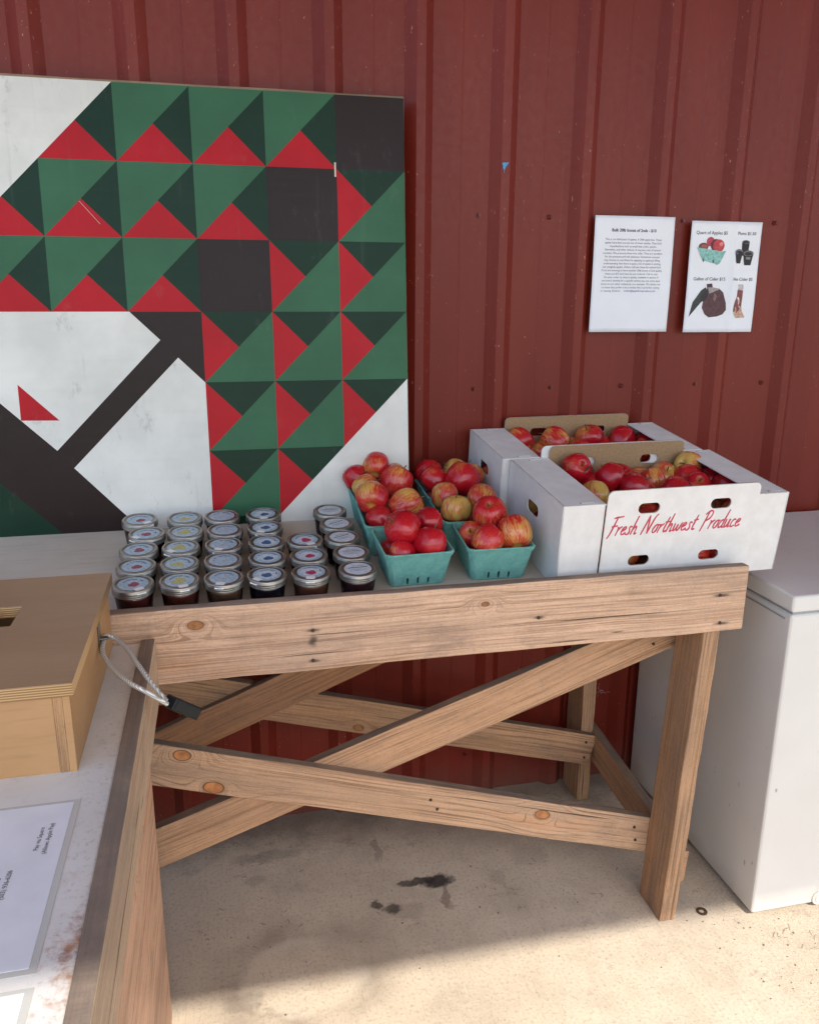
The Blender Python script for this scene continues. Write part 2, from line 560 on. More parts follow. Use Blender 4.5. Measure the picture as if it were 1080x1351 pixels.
# ------------------------------------------------------------------ wood stock
LT, DK = (0.47, 0.325, 0.205), (0.29, 0.165, 0.085)
W_APRON = wood('apron_wood', (0.641, 0.424, 0.286), (0.289, 0.160, 0.093), 105, [(-0.113, 0.037, 0.009, 0.024), (0.419, 0.033, 0.006, 0.018)], 0.3, wob=1.6, grey=(0.27, 0.20, 0.155), contrast=0.9,
               marks=[(0.092, 0.009, 0.020, 0.006), (0.091, -0.051, 0.017, 0.005), (0.528, -0.004, 0.016, 0.006), (0.925, 0.010, 0.030, 0.005), (0.93, -0.052, 0.026, 0.005), (0.70, -0.05, 0.02, 0.002), (0.092, -0.012, 0.012, 0.016)])
W_LEG = wood('leg_wood', (0.464, 0.277, 0.154), (0.187, 0.094, 0.047), 150, [], 0.3, wob=0.8, contrast=0.9)
W_P = wood('brace_wood', (0.526, 0.340, 0.214), (0.199, 0.106, 0.057), 85, [(-0.155, 0.029, 0.013, 0.042), (-0.078, -0.032, 0.014, 0.046), (0.649, 0.013, 0.012, 0.042)], 0.35, wob=1.7, orange=(0.54, 0.23, 0.09), grey=(0.26, 0.19, 0.14), contrast=0.95)
W_Q = wood('brace_wood_plain', (0.515, 0.309, 0.178), (0.237, 0.117, 0.057), 75, [], 0.25, wob=2.2, grey=(0.26, 0.18, 0.13), contrast=0.9)
W_R = wood('brace_wood_reddish', (0.485, 0.246, 0.118), (0.219, 0.090, 0.037), 55, [], 0.2, wob=2.8, contrast=0.9)
W_S = wood('brace_wood_back', (0.515, 0.304, 0.167), (0.222, 0.110, 0.054), 75, [(0.28, -0.030, 0.009, 0.032)], 0.25, wob=2.0, contrast=0.9)
W_RAIL = wood('rail_wood', (0.549, 0.394, 0.269), (0.30, 0.195, 0.125), 130, [], 0.5, grey=(0.27, 0.215, 0.17), wob=0.8, contrast=0.7, marks=[(0.16, -0.01, 0.05, 0.003), (0.22, -0.03, 0.03, 0.003)])
W_PANEL = wood('panel_wood', (0.663, 0.411, 0.274), (0.40, 0.19, 0.105), 24, [(0.33, 0.22, 0.008, 0.03), (0.05, 0.0, 0.010, 0.05)], 0.15, wob=2.8, orange=(0.50, 0.23, 0.13), contrast=0.9)

# ------------------------------------------------------------------ the produce table
SL = 0.125
TH = math.atan(SL)
MT = Matrix.Translation((0, -0.549, 0.812)) @ Matrix.Rotation(TH, 4, 'X')
def tw(x, v, h):
    return MT @ Vector((x, v, h))

table = thing('display_table', 'weathered wooden display table with crossed braces and tilted top', 'table', (0, -0.3, 0))
n = N('tabletop_board')
v = n.tc()
f = n.noise(v, 4, 5, 0.6)
f2 = n.noise(n.map(v, (8, 90, 8)), 1.0, 3)
col = n.mix(n.step(f, 0.3, 0.7), (0.45, 0.395, 0.32), (0.54, 0.485, 0.405))
col = n.mix(n.step(f2, 0.5, 0.8, 0, 0.4), col, (0.33, 0.275, 0.21))
spk = n.noise(v, 30, 5, 0.7)
col = n.mix(n.step(spk, 0.62, 0.75, 0, 0.45), col, (0.17, 0.14, 0.11))
TOPM = n.done(col, 0.7)
tt = obj('tabletop', bm_box(-0.93, 1.015, -0.0165, 0.535, -0.02, 0.0, 0.002), TOPM)
tt.matrix_world = MT
part_world(tt, table)
board('apron', (-0.93, -0.5775, 0.781), (1.031, -0.5775, 0.781), 0.14, 0.025, W_APRON, table, bevel=0.004, cuts=26)
for (xb, xt, yb, zt, h0) in ((0.931, 0.966, -0.534, 0.72, 0), (-0.86, -0.86, -0.50, 0.785, 0)):
    board('leg', (xb, yb, 0), (xt, yb, zt), 0.098, 0.038, W_LEG, table, wdir=(0, 1, 0), bevel=0.003)
for xb in (0.937, -0.86):
    board('leg', (xb, -0.0615, 0), (xb, -0.0615, 0.855), 0.098, 0.036, W_LEG, table, wdir=(0, 1, 0), bevel=0.003)

def brace(name, xa, za, xb, zb, x0, x1, yf, mat, wd=0.089):
    s = (zb - za) / (xb - xa)
    board(name, (x0, yf + 0.011, za + s * (x0 - xa)), (x1, yf + 0.011, za + s * (x1 - xa)), wd, 0.022, mat, table, bevel=0.002)
# front pair: the falling one is nailed over the rising one
brace('brace', -0.163, 0.490, 0.925, 0.157, -0.875, 0.935, -0.484, W_P)
brace('brace', -0.170, 0.285, 0.424, 0.488, -0.80, 0.965, -0.4625, W_Q)
# back pair
brace('brace', -0.184, 0.332, 0.165, 0.470, -0.86, 0.60, -0.1535, W_R)
brace('brace', -0.019, 0.437, 0.944, 0.168, -0.875, 0.946, -0.132, W_S)
board('stretcher', (0.964, -0.03, 0.181), (0.964, -0.567, 0.127), 0.088, 0.024, W_LEG, table)

NAIL = plain('nail_head', (0.06, 0.045, 0.035), 0.6, 0.6)
nb = bmesh.new()
bmesh.ops.create_cone(nb, cap_ends=True, segments=10, radius1=0.0036, radius2=0.0032, depth=0.003, matrix=Matrix.Rotation(R(90), 4, 'X'))
nail_me = bpy.data.meshes.new('nail')
nb.to_mesh(nail_me)
nb.free()
nail_me.materials.append(NAIL)
for (nx, ny, nz) in ((0.925, -0.1328, 0.196), (0.922, -0.1328, 0.150), (0.142, -0.5903, 0.790), (0.141, -0.5903, 0.731), (0.970, -0.5903, 0.792), (0.976, -0.5903, 0.731), (0.578, -0.5903, 0.777), (0.885, -0.4848, 0.185), (0.89, -0.4848, 0.150), (0.395, -0.4848, 0.330), (0.41, -0.4848, 0.305), (0.90, -0.4633, 0.660), (0.905, -0.4633, 0.635)):
    o = link(bpy.data.objects.new('nail', nail_me))
    o.location = (nx, ny, nz)
    part_world(o, table)

# ------------------------------------------------------------------ painted quilt board
n = N('paint_base')
def paint(name, c, rough=0.5, wear=0.25, tint=(0.5, 0.5, 0.48)):
    n = N(name)
    v = n.tc()
    f = n.noise(v, 5, 4, 0.6)
    col = n.mix(n.step(f, 0.3, 0.75), tuple(q * 0.88 for q in c), tuple(min(1, q * 1.1) for q in c))
    br = n.noise(n.map(v, (4, 60, 4)), 1.0, 3)
    col = n.mix(n.step(br, 0.5, 0.85, 0, 0.18), col, tint)
    sm = n.noise(n.map(v, (14, 7, 14)), 1.0, 6, 0.75)
    col = n.mix(n.step(sm, 0.57, 0.74, 0, wear), col, (0.22, 0.22, 0.20))
    run = n.noise(n.map(v, (38, 2.2, 1)), 1.0, 3, 0.6)
    col = n.mix(n.step(run, 0.62, 0.8, 0, wear * 0.6), col, (0.26, 0.25, 0.22))
    sp = n.noise(v, 240, 2)
    col = n.mix(n.step(sp, 0.74, 0.78, 0, 0.5), col, tint)
    n.bump(n.math('ADD', br, n.math('MULTIPLY', f, 0.6)), 0.12, 0.002)
    return n.done(col, rough - 0.1, 0, 0.17)
PW = paint('white_paint', (0.66, 0.66, 0.61), 0.55, 0.6, (0.45, 0.45, 0.42))
PB = paint('black_brown_paint', (0.020, 0.011, 0.010), 0.45, 0.12, (0.036, 0.026, 0.025))
PR = paint('red_paint', (0.40, 0.006, 0.014), 0.5, 0.12, (0.34, 0.03, 0.04))
PG = paint('green_paint', (0.034, 0.118, 0.060), 0.5, 0.12, (0.06, 0.15, 0.09))
PD = paint('dark_green_paint', (0.005, 0.028, 0.015), 0.5, 0.12, (0.018, 0.05, 0.032))
qb, qt = Vector((0, -0.118, 0.8655)), Vector((0, -0.038, 1.800))
vq = (qt - qb).normalized()
nq = Vector((1, 0, 0)).cross(vq)
MQ = Matrix(((1, 0, 0), vq, nq)).transposed().to_4x4()
MQ.translation = qb
quilt = thing('quilt_board', 'painted plywood barn quilt board leaning on the red wall', 'painted board', mat4=MQ)
PLY = wood('ply_edge', (0.26, 0.20, 0.14), (0.16, 0.11, 0.07), 200)
QH, QL, QR_ = 0.938, -0.80, 0.430
b = bm_box(QL, QR_, 0.0, QH, -0.0125, -0.0006, 0.0)
bmesh.ops.subdivide_edges(b, edges=b.edges[:], cuts=10, use_grid_fill=True)
rq = random.Random(3)
for v_ in b.verts:
    if v_.co.y > QH - 0.001 or v_.co.x > QR_ - 0.001:
        v_.co.y += rq.uniform(-0.0012, 0.0008) if v_.co.y > QH - 0.001 else 0
        v_.co.x += rq.uniform(-0.0012, 0.0006) if v_.co.x > QR_ - 0.001 else 0
obj('board_core', b, PLY, quilt)
cu, cv = 0.1530, 0.1525
U = lambda k: QR_ - cu * k
V = lambda k: 0.934 - cv * k
polys = []
def P2(mi, *pts):
    out = []
    for (u, vv) in pts:
        out.append((max(QL, min(QR_ - 0.0005, u)), max(0.0, min(QH - 0.0008, vv)), 0.0))
    polys.append((out, mi))
WH, BK, RD, GR, DG = 0, 1, 2, 3, 4
for r in range(3):
    for c in range(r + 1, r + 5):
        u1, u0, v1, v0 = U(c), U(c + 1), V(r), V(r + 1)
        ce = ((u0 + u1) / 2, (v0 + v1) / 2)
        last = c == r + 4
        if r == 2 and last:
            last = False
        P2(WH if last else GR, (u0, v1), (u0, v0), (u1, v1))
        P2(DG, (u1, v1), ce, (u1, v0))
        P2(RD, (u0, v0), (u1, v0), ce)
    P2(BK, (U(r + 1), V(r + 1)), (U(r), V(r + 1)), (U(r), V(r)), (U(r + 1), V(r)))
    ul = U(r + 5)
    if ul > QL:
        P2(WH, (QL, V(r + 1)), (ul, V(r + 1)), (ul, V(r)), (QL, V(r)))
for c in range(3):
    for r in range(c + 1, c + 5):
        u1, u0, v1, v0 = U(c), U(c + 1), V(r), V(r + 1)
        if r > 5:
            continue
        ce = ((u0 + u1) / 2, (v0 + v1) / 2)
        last = r == c + 4
        P2(RD, (u0, v1), (u0, v0), ce)
        P2(DG, (u0, v1), ce, (u1, v1))
        P2(WH if last else GR, (u1, v1), (u0, v0), (u1, v0))
P2(WH, (U(1), V(6)), (U(0), V(6)), (U(0), V(5)), (U(1), V(5)))
# sliver of the next row along the bottom edge
for c in range(3):
    u1, u0 = U(c), U(c + 1)
    P2(WH if c < 2 else DG, (u0, 0), (u1, 0), (u1, V(6)), (u0, V(6)))
# centre motif: white blades between dark bands (shared vertices keep the pieces edge to edge)
q0, q1 = U(3), V(3)
a = (q0 - 0.150, q1); bb_ = (q0 - 0.090, q1 - 0.060); cc_ = (q0 - 0.319, q1 - 0.293); dd_ = (q0 - 0.500, q1 - 0.112)
e_ = (q0 - 0.055, q1 - 0.098); f_ = (q0, q1 - 0.153); g_ = (q0, 0.0); h_ = (q0 - 0.157, 0.0); i_ = (q0 - 0.288, q1 - 0.332)
j_ = (q0 - 0.3215, 0.0)
rt_ = [(q0 - 0.386, q1 - 0.150), (q0 - 0.309, q1 - 0.228), (q0 - 0.386, q1 - 0.226)]
P2(WH, (QL, q1), (QL, dd_[1]), dd_, rt_[0], a)
P2(WH, a, rt_[0], rt_[1], bb_)
P2(WH, bb_, rt_[1], cc_)
P2(WH, rt_[1], rt_[2], cc_)
P2(WH, rt_[2], rt_[0], dd_)
P2(RD, rt_[0], rt_[2], rt_[1])
P2(BK, a, bb_, e_, f_, (q0, q1))
P2(BK, bb_, cc_, i_, e_)
P2(WH, e_, i_, h_, g_, f_)
P2(BK, i_, cc_, j_, h_)
P2(BK, cc_, dd_, (q0 - 0.62, q1 - 0.232), (q0 - 0.55, 0.23), j_)
P2(DG, (q0 - 0.55, 0.23), (QL, 0.23), (QL, 0), j_)
P2(BK, dd_, (QL, dd_[1]), (QL, 0.23), (q0 - 0.55, 0.23), (q0 - 0.62, q1 - 0.232))
poly('painted_pattern', polys, [PW, PB, PR, PG, PD], quilt)
# flaked spot and a scratch
FLK = plain('flaked_wood', (0.62, 0.56, 0.45), 0.8)
b = bm_box(0.272, 0.2755, 0.765, 0.795, 0.0, 0.0006)
obj('paint_flake', b, FLK, quilt)
b = bm_box(0.4, 0.4275, 0.9, 0.905, 0.0, 0.0006)
b.free()
sc = tube('scratch', [(-0.262, 0.700, 0.0002), (-0.245, 0.680, 0.0003), (-0.224, 0.655, 0.0002)], 0.0006, plain('pale_scratch', (0.5, 0.38, 0.35), 0.7), quilt, 1)

# ------------------------------------------------------------------ jam jars
n = N('jar_glass')            # thin clear glass: mirror sheen over whatever is inside
tr = n.n('ShaderNodeBsdfTransparent')
gl = n.n('ShaderNodeBsdfGlossy')
gl.inputs['Roughness'].default_value = 0.04
fr = n.n('ShaderNodeFresnel')
fr.inputs['IOR'].default_value = 1.5
mx = n.n('ShaderNodeMixShader')
n.l(fr.outputs[0], mx.inputs[0])
n.l(tr.outputs[0], mx.inputs[1])
n.l(gl.outputs[0], mx.inputs[2])
n.l(mx.outputs[0], n.t.nodes['Material Output'].inputs['Surface'])
GLASS = n.m
n = N('band_metal')
v = n.tc()
f = n.noise(v, 90, 3)
BAND = n.done(n.mix(n.step(f, 0.3, 0.7), (0.36, 0.345, 0.31), (0.48, 0.46, 0.42)), n.step(f, 0.3, 0.7, 0.36, 0.5), 1.0)
LIDM = plain('lid_metal', (0.30, 0.29, 0.27), 0.42, 1.0)
LBLUE = plain('label_pale_blue', (0.33, 0.43, 0.50), 0.35, 0, 0.2, 200)
LWHITE = plain('label_white', (0.50, 0.55, 0.60), 0.35, 0, 0.15, 200)
INK = plain('dark_ink', (0.06, 0.07, 0.09), 0.6)
FRUIT = {'red': plain('fruit_red', (0.28, 0.045, 0.07), 0.5, 0, 0.35, 300), 'yellow': plain('fruit_yellow', (0.44, 0.40, 0.13), 0.5, 0, 0.3, 300), 'grey': plain('fruit_grey', (0.36, 0.42, 0.44), 0.5, 0, 0.3, 300),
         'blue': plain('fruit_blue', (0.05, 0.11, 0.23), 0.5, 0, 0.35, 300), 'rasp': plain('fruit_raspberry', (0.38, 0.035, 0.09), 0.5, 0, 0.35, 300), 'text': INK}
STICK = plain('price_sticker', (0.74, 0.74, 0.71), 0.5)
JAM = {'red': plain('jam_red', (0.085, 0.014, 0.012), 0.25), 'yellow': plain('jam_amber_red', (0.10, 0.022, 0.014), 0.25), 'grey': plain('jam_brown', (0.115, 0.06, 0.035), 0.25), 'blue': plain('jam_blueblack', (0.010, 0.009, 0.016), 0.2),
       'rasp': plain('jam_raspberry', (0.13, 0.05, 0.03), 0.25), 'text': plain('jam_plum', (0.04, 0.012, 0.018), 0.2)}
def mesh_from(b, mat, name, smooth=True):
    me = bpy.data.meshes.new(name)
    bmesh.ops.recalc_face_normals(b, faces=b.faces)
    b.to_mesh(me)
    b.free()
    me.materials.append(mat)
    if smooth:
        me.polygons.foreach_set('use_smooth', [True] * len(me.polygons))
    return me
glass_me = mesh_from(lathe([(0, 0.0), (0.026, 0.0), (0.0285, 0.002), (0.030, 0.010), (0.0325, 0.036), (0.0325, 0.044), (0.031, 0.0445), (0.0308, 0.036), (0.0285, 0.010), (0.027, 0.004), (0, 0.0035)], 28), GLASS, 'glass')
jam_me = {k: mesh_from(lathe([(0, 0.0030), (0.0272, 0.0032), (0.0289, 0.010), (0.0314, 0.036), (0.0314, 0.0425), (0, 0.043)], 24), JAM[k], 'jam') for k in JAM}
bprof = [(0.0325, 0.0385), (0.0352, 0.0385), (0.0358, 0.0395), (0.0352, 0.0408), (0.0350, 0.0425), (0.0359, 0.0440), (0.0350, 0.0455), (0.0350, 0.0475), (0.0359, 0.0490), (0.0350, 0.0505), (0.0352, 0.0545), (0.0345, 0.0565), (0.0325, 0.0572), (0.0300, 0.0570), (0.0298, 0.0560)]
bprof = [(r_, 0.0572 - (0.0572 - z_) * 0.78) for r_, z_ in bprof]
band_me = mesh_from(lathe(bprof, 40), BAND, 'band')
lid_me = mesh_from(lathe([(0.0302, 0.0555), (0.0280, 0.0560), (0.0262, 0.0552), (0.0255, 0.0557), (0, 0.0558)], 32), LIDM, 'lid')
def disc(r, z, n_=28, cx=0, cy=0, ry=None):
    ry = ry or r
    return [(cx + r * math.cos(2 * math.pi * k / n_), cy + ry * math.sin(2 * math.pi * k / n_), z) for k in range(n_)]
def label_mesh(kind, seed):
    rn = random.Random(seed)
    ps = []
    if kind == 'text':
        ps.append((disc(0.0250, 0.0561), 1))
        for yy, wd, th_ in ((0.010, 0.010, 0.0016), (0.003, 0.017, 0.0034), (-0.0045, 0.014, 0.0012), (-0.009, 0.009, 0.001)):
            xx = -wd
            while xx < wd:
                dxx = rn.uniform(0.0012, 0.004)
                y2 = yy + rn.uniform(-0.0006, 0.0006) + xx * 0.12
                ps.append(([(xx, y2, 0.0563), (min(xx + dxx, wd), y2, 0.0563), (min(xx + dxx, wd) + 0.0006, y2 + th_, 0.0563), (xx + 0.0006, y2 + th_, 0.0563)], 3))
                xx += dxx + 0.0009
    else:
        ps.append((disc(0.0252, 0.0561), 0))
        ps.append((disc(0.0195, 0.0562, 28, 0, 0.001, 0.0180), 1 if kind in ('rasp', 'blue', 'text') else 0))
        z_ = 0.0563
        for q in range(9 if kind != 'grey' else 14):
            a_ = rn.uniform(0, 6.28)
            rr = rn.uniform(0, 0.0052 if kind not in ('grey', 'yellow') else 0.010)
            ps.append((disc(rn.uniform(0.0042, 0.0068) * (0.45 if kind in ('grey',) else 1), z_ + q * 0.00001, 10, rr * math.cos(a_) + (0.001 if kind != 'yellow' else -0.002), rr * math.sin(a_) - 0.004), 2))
        for q in range(-7, 8):      # the ring of small print
            if rn.random() < 0.2:
                continue
            a_ = math.pi / 2 - q * 0.17
            for (r0, r1) in ((0.0155, 0.0185),):
                w_ = 0.055
                ps.append(([(r0 * math.cos(a_ - w_), r0 * math.sin(a_ - w_), 0.0565), (r1 * math.cos(a_ - w_), r1 * math.sin(a_ - w_), 0.0565), (r1 * math.cos(a_ + w_), r1 * math.sin(a_ + w_), 0.0565), (r0 * math.cos(a_ + w_), r0 * math.sin(a_ + w_), 0.0565)], 3))
    b = bmesh.new()
    for pts, mi in ps:
        f = b.faces.new([b.verts.new(p) for p in pts])
        f.material_index = mi
        f.normal_update()
        if f.normal.z < 0:
            f.normal_flip()
    me = bpy.data.meshes.new('lid_label')
    b.to_mesh(me)
    b.free()
    for mt in (LBLUE, LWHITE, FRUIT[kind], INK):
        me.materials.append(mt)
    return me
b = bmesh.new()
st = [(-0.008, -0.0295, 0.05735), (0.008, -0.0295, 0.05735), (0.008, -0.019, 0.05685), (-0.008, -0.019, 0.05685)]
b.faces.new([b.verts.new(p) for p in st])
b.faces.new([b.verts.new(p) for p in ((-0.008, -0.0362, 0.051), (0.008, -0.0362, 0.051), (0.008, -0.0295, 0.05735), (-0.008, -0.0295, 0.05735))])
sticker_me = mesh_from(b, STICK, 'sticker', False)
jar_label = {'c1': 'jam jar with red fruit lid, column beside the plywood box', 'c2': 'jam jar with yellow fruit lid', 'c3': 'jam jar with plain grey-blue lid and brown preserve',
             'c4': 'jam jar with blue berry lid and black preserve', 'c5': 'jam jar with raspberry lid, column of three', 'c6': 'jam jar with white text-only lid'}
nth = ('nearest the apron board', 'second from the apron board', 'third from the apron board', 'fourth from the apron board', 'nearest the painted board')
kinds = {'c1': 'red', 'c2': 'yellow', 'c3': 'grey', 'c4': 'blue', 'c5': 'rasp', 'c6': 'text'}
cols = {'c1': (-0.170, -0.170, -0.171, -0.161, -0.180), 'c2': (-0.089, -0.091, -0.091, -0.084, -0.087), 'c3': (-0.010, -0.010, -0.008, -0.004, -0.009), 'c4': (0.068, 0.074, 0.077, 0.079, 0.079), 'c5': (0.150, 0.154, 0.154), 'c6': (0.239, 0.239, 0.232, 0.231, 0.226)}
rj = random.Random(11)
for ck, xs in cols.items():
    kd = kinds[ck]
    lms = [label_mesh(kd, i + 3) for i in range(3)]
    for i, xx in enumerate(xs):
        vv = 0.0482 + 0.0752 * i + rj.uniform(-0.0012, 0.0012)
        if xx == -0.180:
            vv += 0.004
        mw = MT @ Matrix.Translation((xx, vv, 0.0)) @ Matrix.Rotation(rj.uniform(-0.5, 0.5), 4, 'Z') @ Matrix.Diagonal((1.045, 1.045, 1.02, 1))
        j = thing('jam_jar', jar_label[ck] + ', ' + nth[i], 'jam jar', group='jam jars on the tilted table: ' + kd, mat4=mw)
        link(bpy.data.objects.new('glass', glass_me), j)
        link(bpy.data.objects.new('jam', jam_me[kd]), j)
        link(bpy.data.objects.new('band', band_me), j)
        ld = link(bpy.data.objects.new('lid', lid_me), j)
        link(bpy.data.objects.new('lid_label', lms[i % 3]), ld)
        if kd != 'text' and (i == 0 or rj.random() < 0.35):
            s = link(bpy.data.objects.new('sticker', sticker_me), ld)
            s.rotation_euler = (0, 0, rj.uniform(-0.5, 0.5))

# ------------------------------------------------------------------ apples
def apple_mat(name, red, yel, amount, streaky):
    n = N(name)
    oi = n.n('ShaderNodeObjectInfo')
    off = n.math('MULTIPLY', oi.outputs['Random'], 31.0)
    v = n.tc()
    x, y, z = n.xyz(v)
    rr = n.math('SQRT', n.math('ADD', n.math('ADD', n.math('MULTIPLY', x, x), n.math('MULTIPLY', y, y)), 0.004))
    cyl = n.comb(n.math('ADD', n.math('DIVIDE', x, rr), off), n.math('DIVIDE', y, rr), n.math('MULTIPLY', z, 0.25))
    blush = n.noise(n.map(v, (0.55, 0.55, 0.45), n.comb(off, off, 0.0)), 1.0, 2, 0.5)
    st1 = n.noise(cyl, 9.0, 4, 0.65)
    st2 = n.noise(cyl, 30.0, 3, 0.65)
    f = n.math('ADD', n.math('MULTIPLY', n.math('SUBTRACT', blush, 0.5), 2.6), amount)
    f = n.math('ADD', f, n.math('MULTIPLY', n.math('SUBTRACT', st1, 0.5), streaky))
    f = n.math('ADD', f, n.math('MULTIPLY', n.math('SUBTRACT', st2, 0.5), streaky * 0.6))
    pole = n.step(rr, 0.12, 0.42, -0.55, 0.0)        # green-gold round stem and eye
    f = n.math('ADD', f, pole)
    m = n.step(f, 0.12, 0.88)
    col = n.mix(m, yel, red)
    deep = n.step(f, 0.9, 1.7, 0.0, 0.55)
    col = n.mix(deep, col, tuple(q * 0.5 for q in red))
    dots = n.n('ShaderNodeTexVoronoi')
    n.l(v, dots.inputs['Vector'])
    dots.inputs['Scale'].default_value = 9
    col = n.mix(n.step(dots.outputs['Distance'], 0.03, 0.075, 0.35, 0.0), col, (0.6, 0.42, 0.22))
    return n.done(col, n.step(st2, 0.3, 0.7, 0.16, 0.30), 0, 0.5)
AM = {'red': apple_mat('apple_red', (0.44, 0.007, 0.016), (0.58, 0.22, 0.06), 1.02, 1.1), 'striped': apple_mat('apple_striped', (0.48, 0.014, 0.020), (0.60, 0.33, 0.08), 0.84, 1.7),
      'yellow': apple_mat('apple_yellow', (0.48, 0.045, 0.03), (0.58, 0.37, 0.09), 0.52, 1.6)}
prof = [(0, .60), (.06, .63), (.13, .72), (.24, .82), (.40, .87), (.58, .83), (.76, .69), (.90, .47), (.98, .20), (1.0, -.05), (.96, -.32), (.86, -.57), (.70, -.76), (.52, -.86), (.36, -.87), (.25, -.82), (.14, -.74), (0, -.70)]
apple_me = {}
ra = random.Random(5)
for k in AM:
    for q in range(3):
        ph, am, lob = ra.uniform(0, 6), ra.uniform(0.03, 0.06), ra.uniform(0.03, 0.07)
        b = lathe([(r * (1 + 0.03 * (q - 1) * zz), zz * (0.97 + 0.05 * q)) for r, zz in prof], 28, None, lambda a, z: 1 + am * math.cos(a + ph) + lob * math.cos(5 * a + ph) * (0.5 - 0.5 * z) ** 2 + 0.02 * math.cos(5 * a + ph) + 0.025 * math.cos(2 * a - ph))
        apple_me[k, q] = mesh_from(b, AM[k], 'apple_body')
STEM = plain('stem_brown', (0.12, 0.075, 0.04), 0.8)
stem_me = []
for q in range(2):
    t = tube('stem_proto', [(0, 0, .58), (.02, .01, .8), (.06 + .05 * q, .02, .98 + .08 * q), (.14, .03 + .08 * q, 1.14)], 0.042, STEM, None, 2)
    stem_me.append(t.data)
    bpy.data.objects.remove(t)
AB = lambda kind: {'red': 'bright red', 'striped': 'red and yellow striped', 'yellow': 'mostly yellow-green'}[kind]
def apple(pos, r, kind, where, group, rot=None, seed=0):
    rn = random.Random(seed * 7919 + int(pos[0] * 9999) * 13 + int(pos[1] * 9999))
    o = bpy.data.objects.new('apple', apple_me[kind, rn.randrange(3)])
    C.objects.link(o)
    e = Euler(rot if rot else (rn.uniform(-1.0, 1.0), rn.uniform(-1.0, 1.0), rn.uniform(0, 6.28)))
    o.matrix_world = Matrix.Translation(pos) @ e.to_matrix().to_4x4() @ Matrix.Diagonal((r * rn.uniform(.95, 1.05), r * rn.uniform(.95, 1.05), r * rn.uniform(.90, 1.04), 1))
    tag(o, AB(kind) + ' apple ' + where, 'apple', group + ', ' + kind)
    s = bpy.data.objects.new('stem', stem_me[rn.randrange(2)])
    C.objects.link(s)
    s.parent = o
    return o

def relax(P, rad, lo, hi, fixed, it=160):
    """push overlapping fruit apart inside a container (local coordinates)"""
    P = np.array(P, float)
    rad = np.array(rad, float)
    mob = np.where(np.array(fixed), 0.18, 1.0)
    H0 = P.copy()
    for _ in range(it):
        d = P[:, None] - P[None]
        L = np.linalg.norm(d, axis=2) + 1e-9
        ov = (rad[:, None] + rad[None]) * 0.93 - L
        np.fill_diagonal(ov, 0)
        ov = np.maximum(ov, 0)
        wgt = mob[:, None] / (mob[:, None] + mob[None])
        P += (d / L[..., None] * (ov * wgt * 0.6)[..., None]).sum(1)
        P[:, 2] -= 0.0006 * (mob > 0.5)
        P += (H0 - P) * (mob < 0.5)[:, None] * 0.25
        P = np.clip(P, np.array(lo) + rad[:, None] * 1.03, np.array(hi) - rad[:, None] * 1.03)
    return P

# ------------------------------------------------------------------ green pulp baskets
n = N('green_pulp')
v = n.tc()
f = n.noise(v, 55, 5, 0.7)
f2 = n.noise(v, 400, 3, 0.7)
col = n.mix(n.step(f, 0.3, 0.7), (0.15, 0.38, 0.325), (0.21, 0.475, 0.41))
col = n.mix(n.step(f2, 0.5, 0.8, 0, 0.5), col, (0.11, 0.29, 0.255))
n.bump(n.math('ADD', f2, n.math('MULTIPLY', f, 0.8)), 0.9, 0.0025)
PULP = n.done(col, 0.9, 0, 0.15)
BH, BT, BB = 0.076, 0.0715, 0.056
def ringpts(hw, z, r, n_=4):
    return [(px, py, z) for px, py in rrect(-hw, hw, -hw, hw, r, n_)]
b = bmesh.new()
secs = [(BB - 0.003, 0.0, 0.010), (BB, 0.003, 0.012), (BT - 0.0042, BH - 0.010, 0.013), (BT - 0.0022, BH - 0.0095, 0.014), (BT, BH - 0.002, 0.014), (BT - 0.001, BH, 0.014), (BT - 0.004, BH, 0.012), (BT - 0.0062, BH - 0.006, 0.011), (BB - 0.003, 0.006, 0.010), (BB - 0.006, 0.0035, 0.009)]
rb = random.Random(4)
rings = []
for s in secs:
    ps = ringpts(*s, 8)
    wob_ = [(rb.uniform(-.0007, .0007), rb.uniform(-.0007, .0007), rb.uniform(-.0006, .0006) if s[1] > 0.06 else 0) for _ in ps]
    rings.append([b.verts.new((p[0] + q[0], p[1] + q[1], p[2] + q[2])) for p, q in zip(ps, wob_)])
for A, B in zip(rings, rings[1:]):
    for k in range(len(A)):
        k2 = (k + 1) % len(A)
        b.faces.new((A[k], A[k2], B[k2], B[k]))
b.faces.new(rings[0][::-1])
b.faces.new(rings[-1])
bmesh.ops.recalc_face_normals(b, faces=b.faces)
base = obj('basket_base', b, PULP)
cut = bmesh.new()
for side in range(4):
    M4 = Matrix.Rotation(R(90) * side, 4, 'Z')
    for xx, hh in ((-0.021, 0.014), (0.0, 0.015), (0.021, 0.013)):
        c2 = bm_box(xx - 0.0022, xx + 0.0022, -BT, -BB + 0.012, 0.005, 0.005 + hh)
        c2.transform(M4)
        tm = bpy.data.meshes.new('t')
        c2.to_mesh(tm)
        c2.free()
        cut.from_mesh(tm)
bmesh.ops.recalc_face_normals(cut, faces=cut.faces)
cutter = obj('cutter', cut)
md = base.modifiers.new('b', 'BOOLEAN')
md.object = cutter
md.operation = 'DIFFERENCE'
md.solver = 'EXACT'
bpy.context.view_layer.update()
basket_me = bpy.data.meshes.new_from_object(base.evaluated_get(bpy.context.evaluated_depsgraph_get()))
basket_me.name = 'fruit_basket'
bpy.data.objects.remove(base)
bpy.data.objects.remove(cutter)
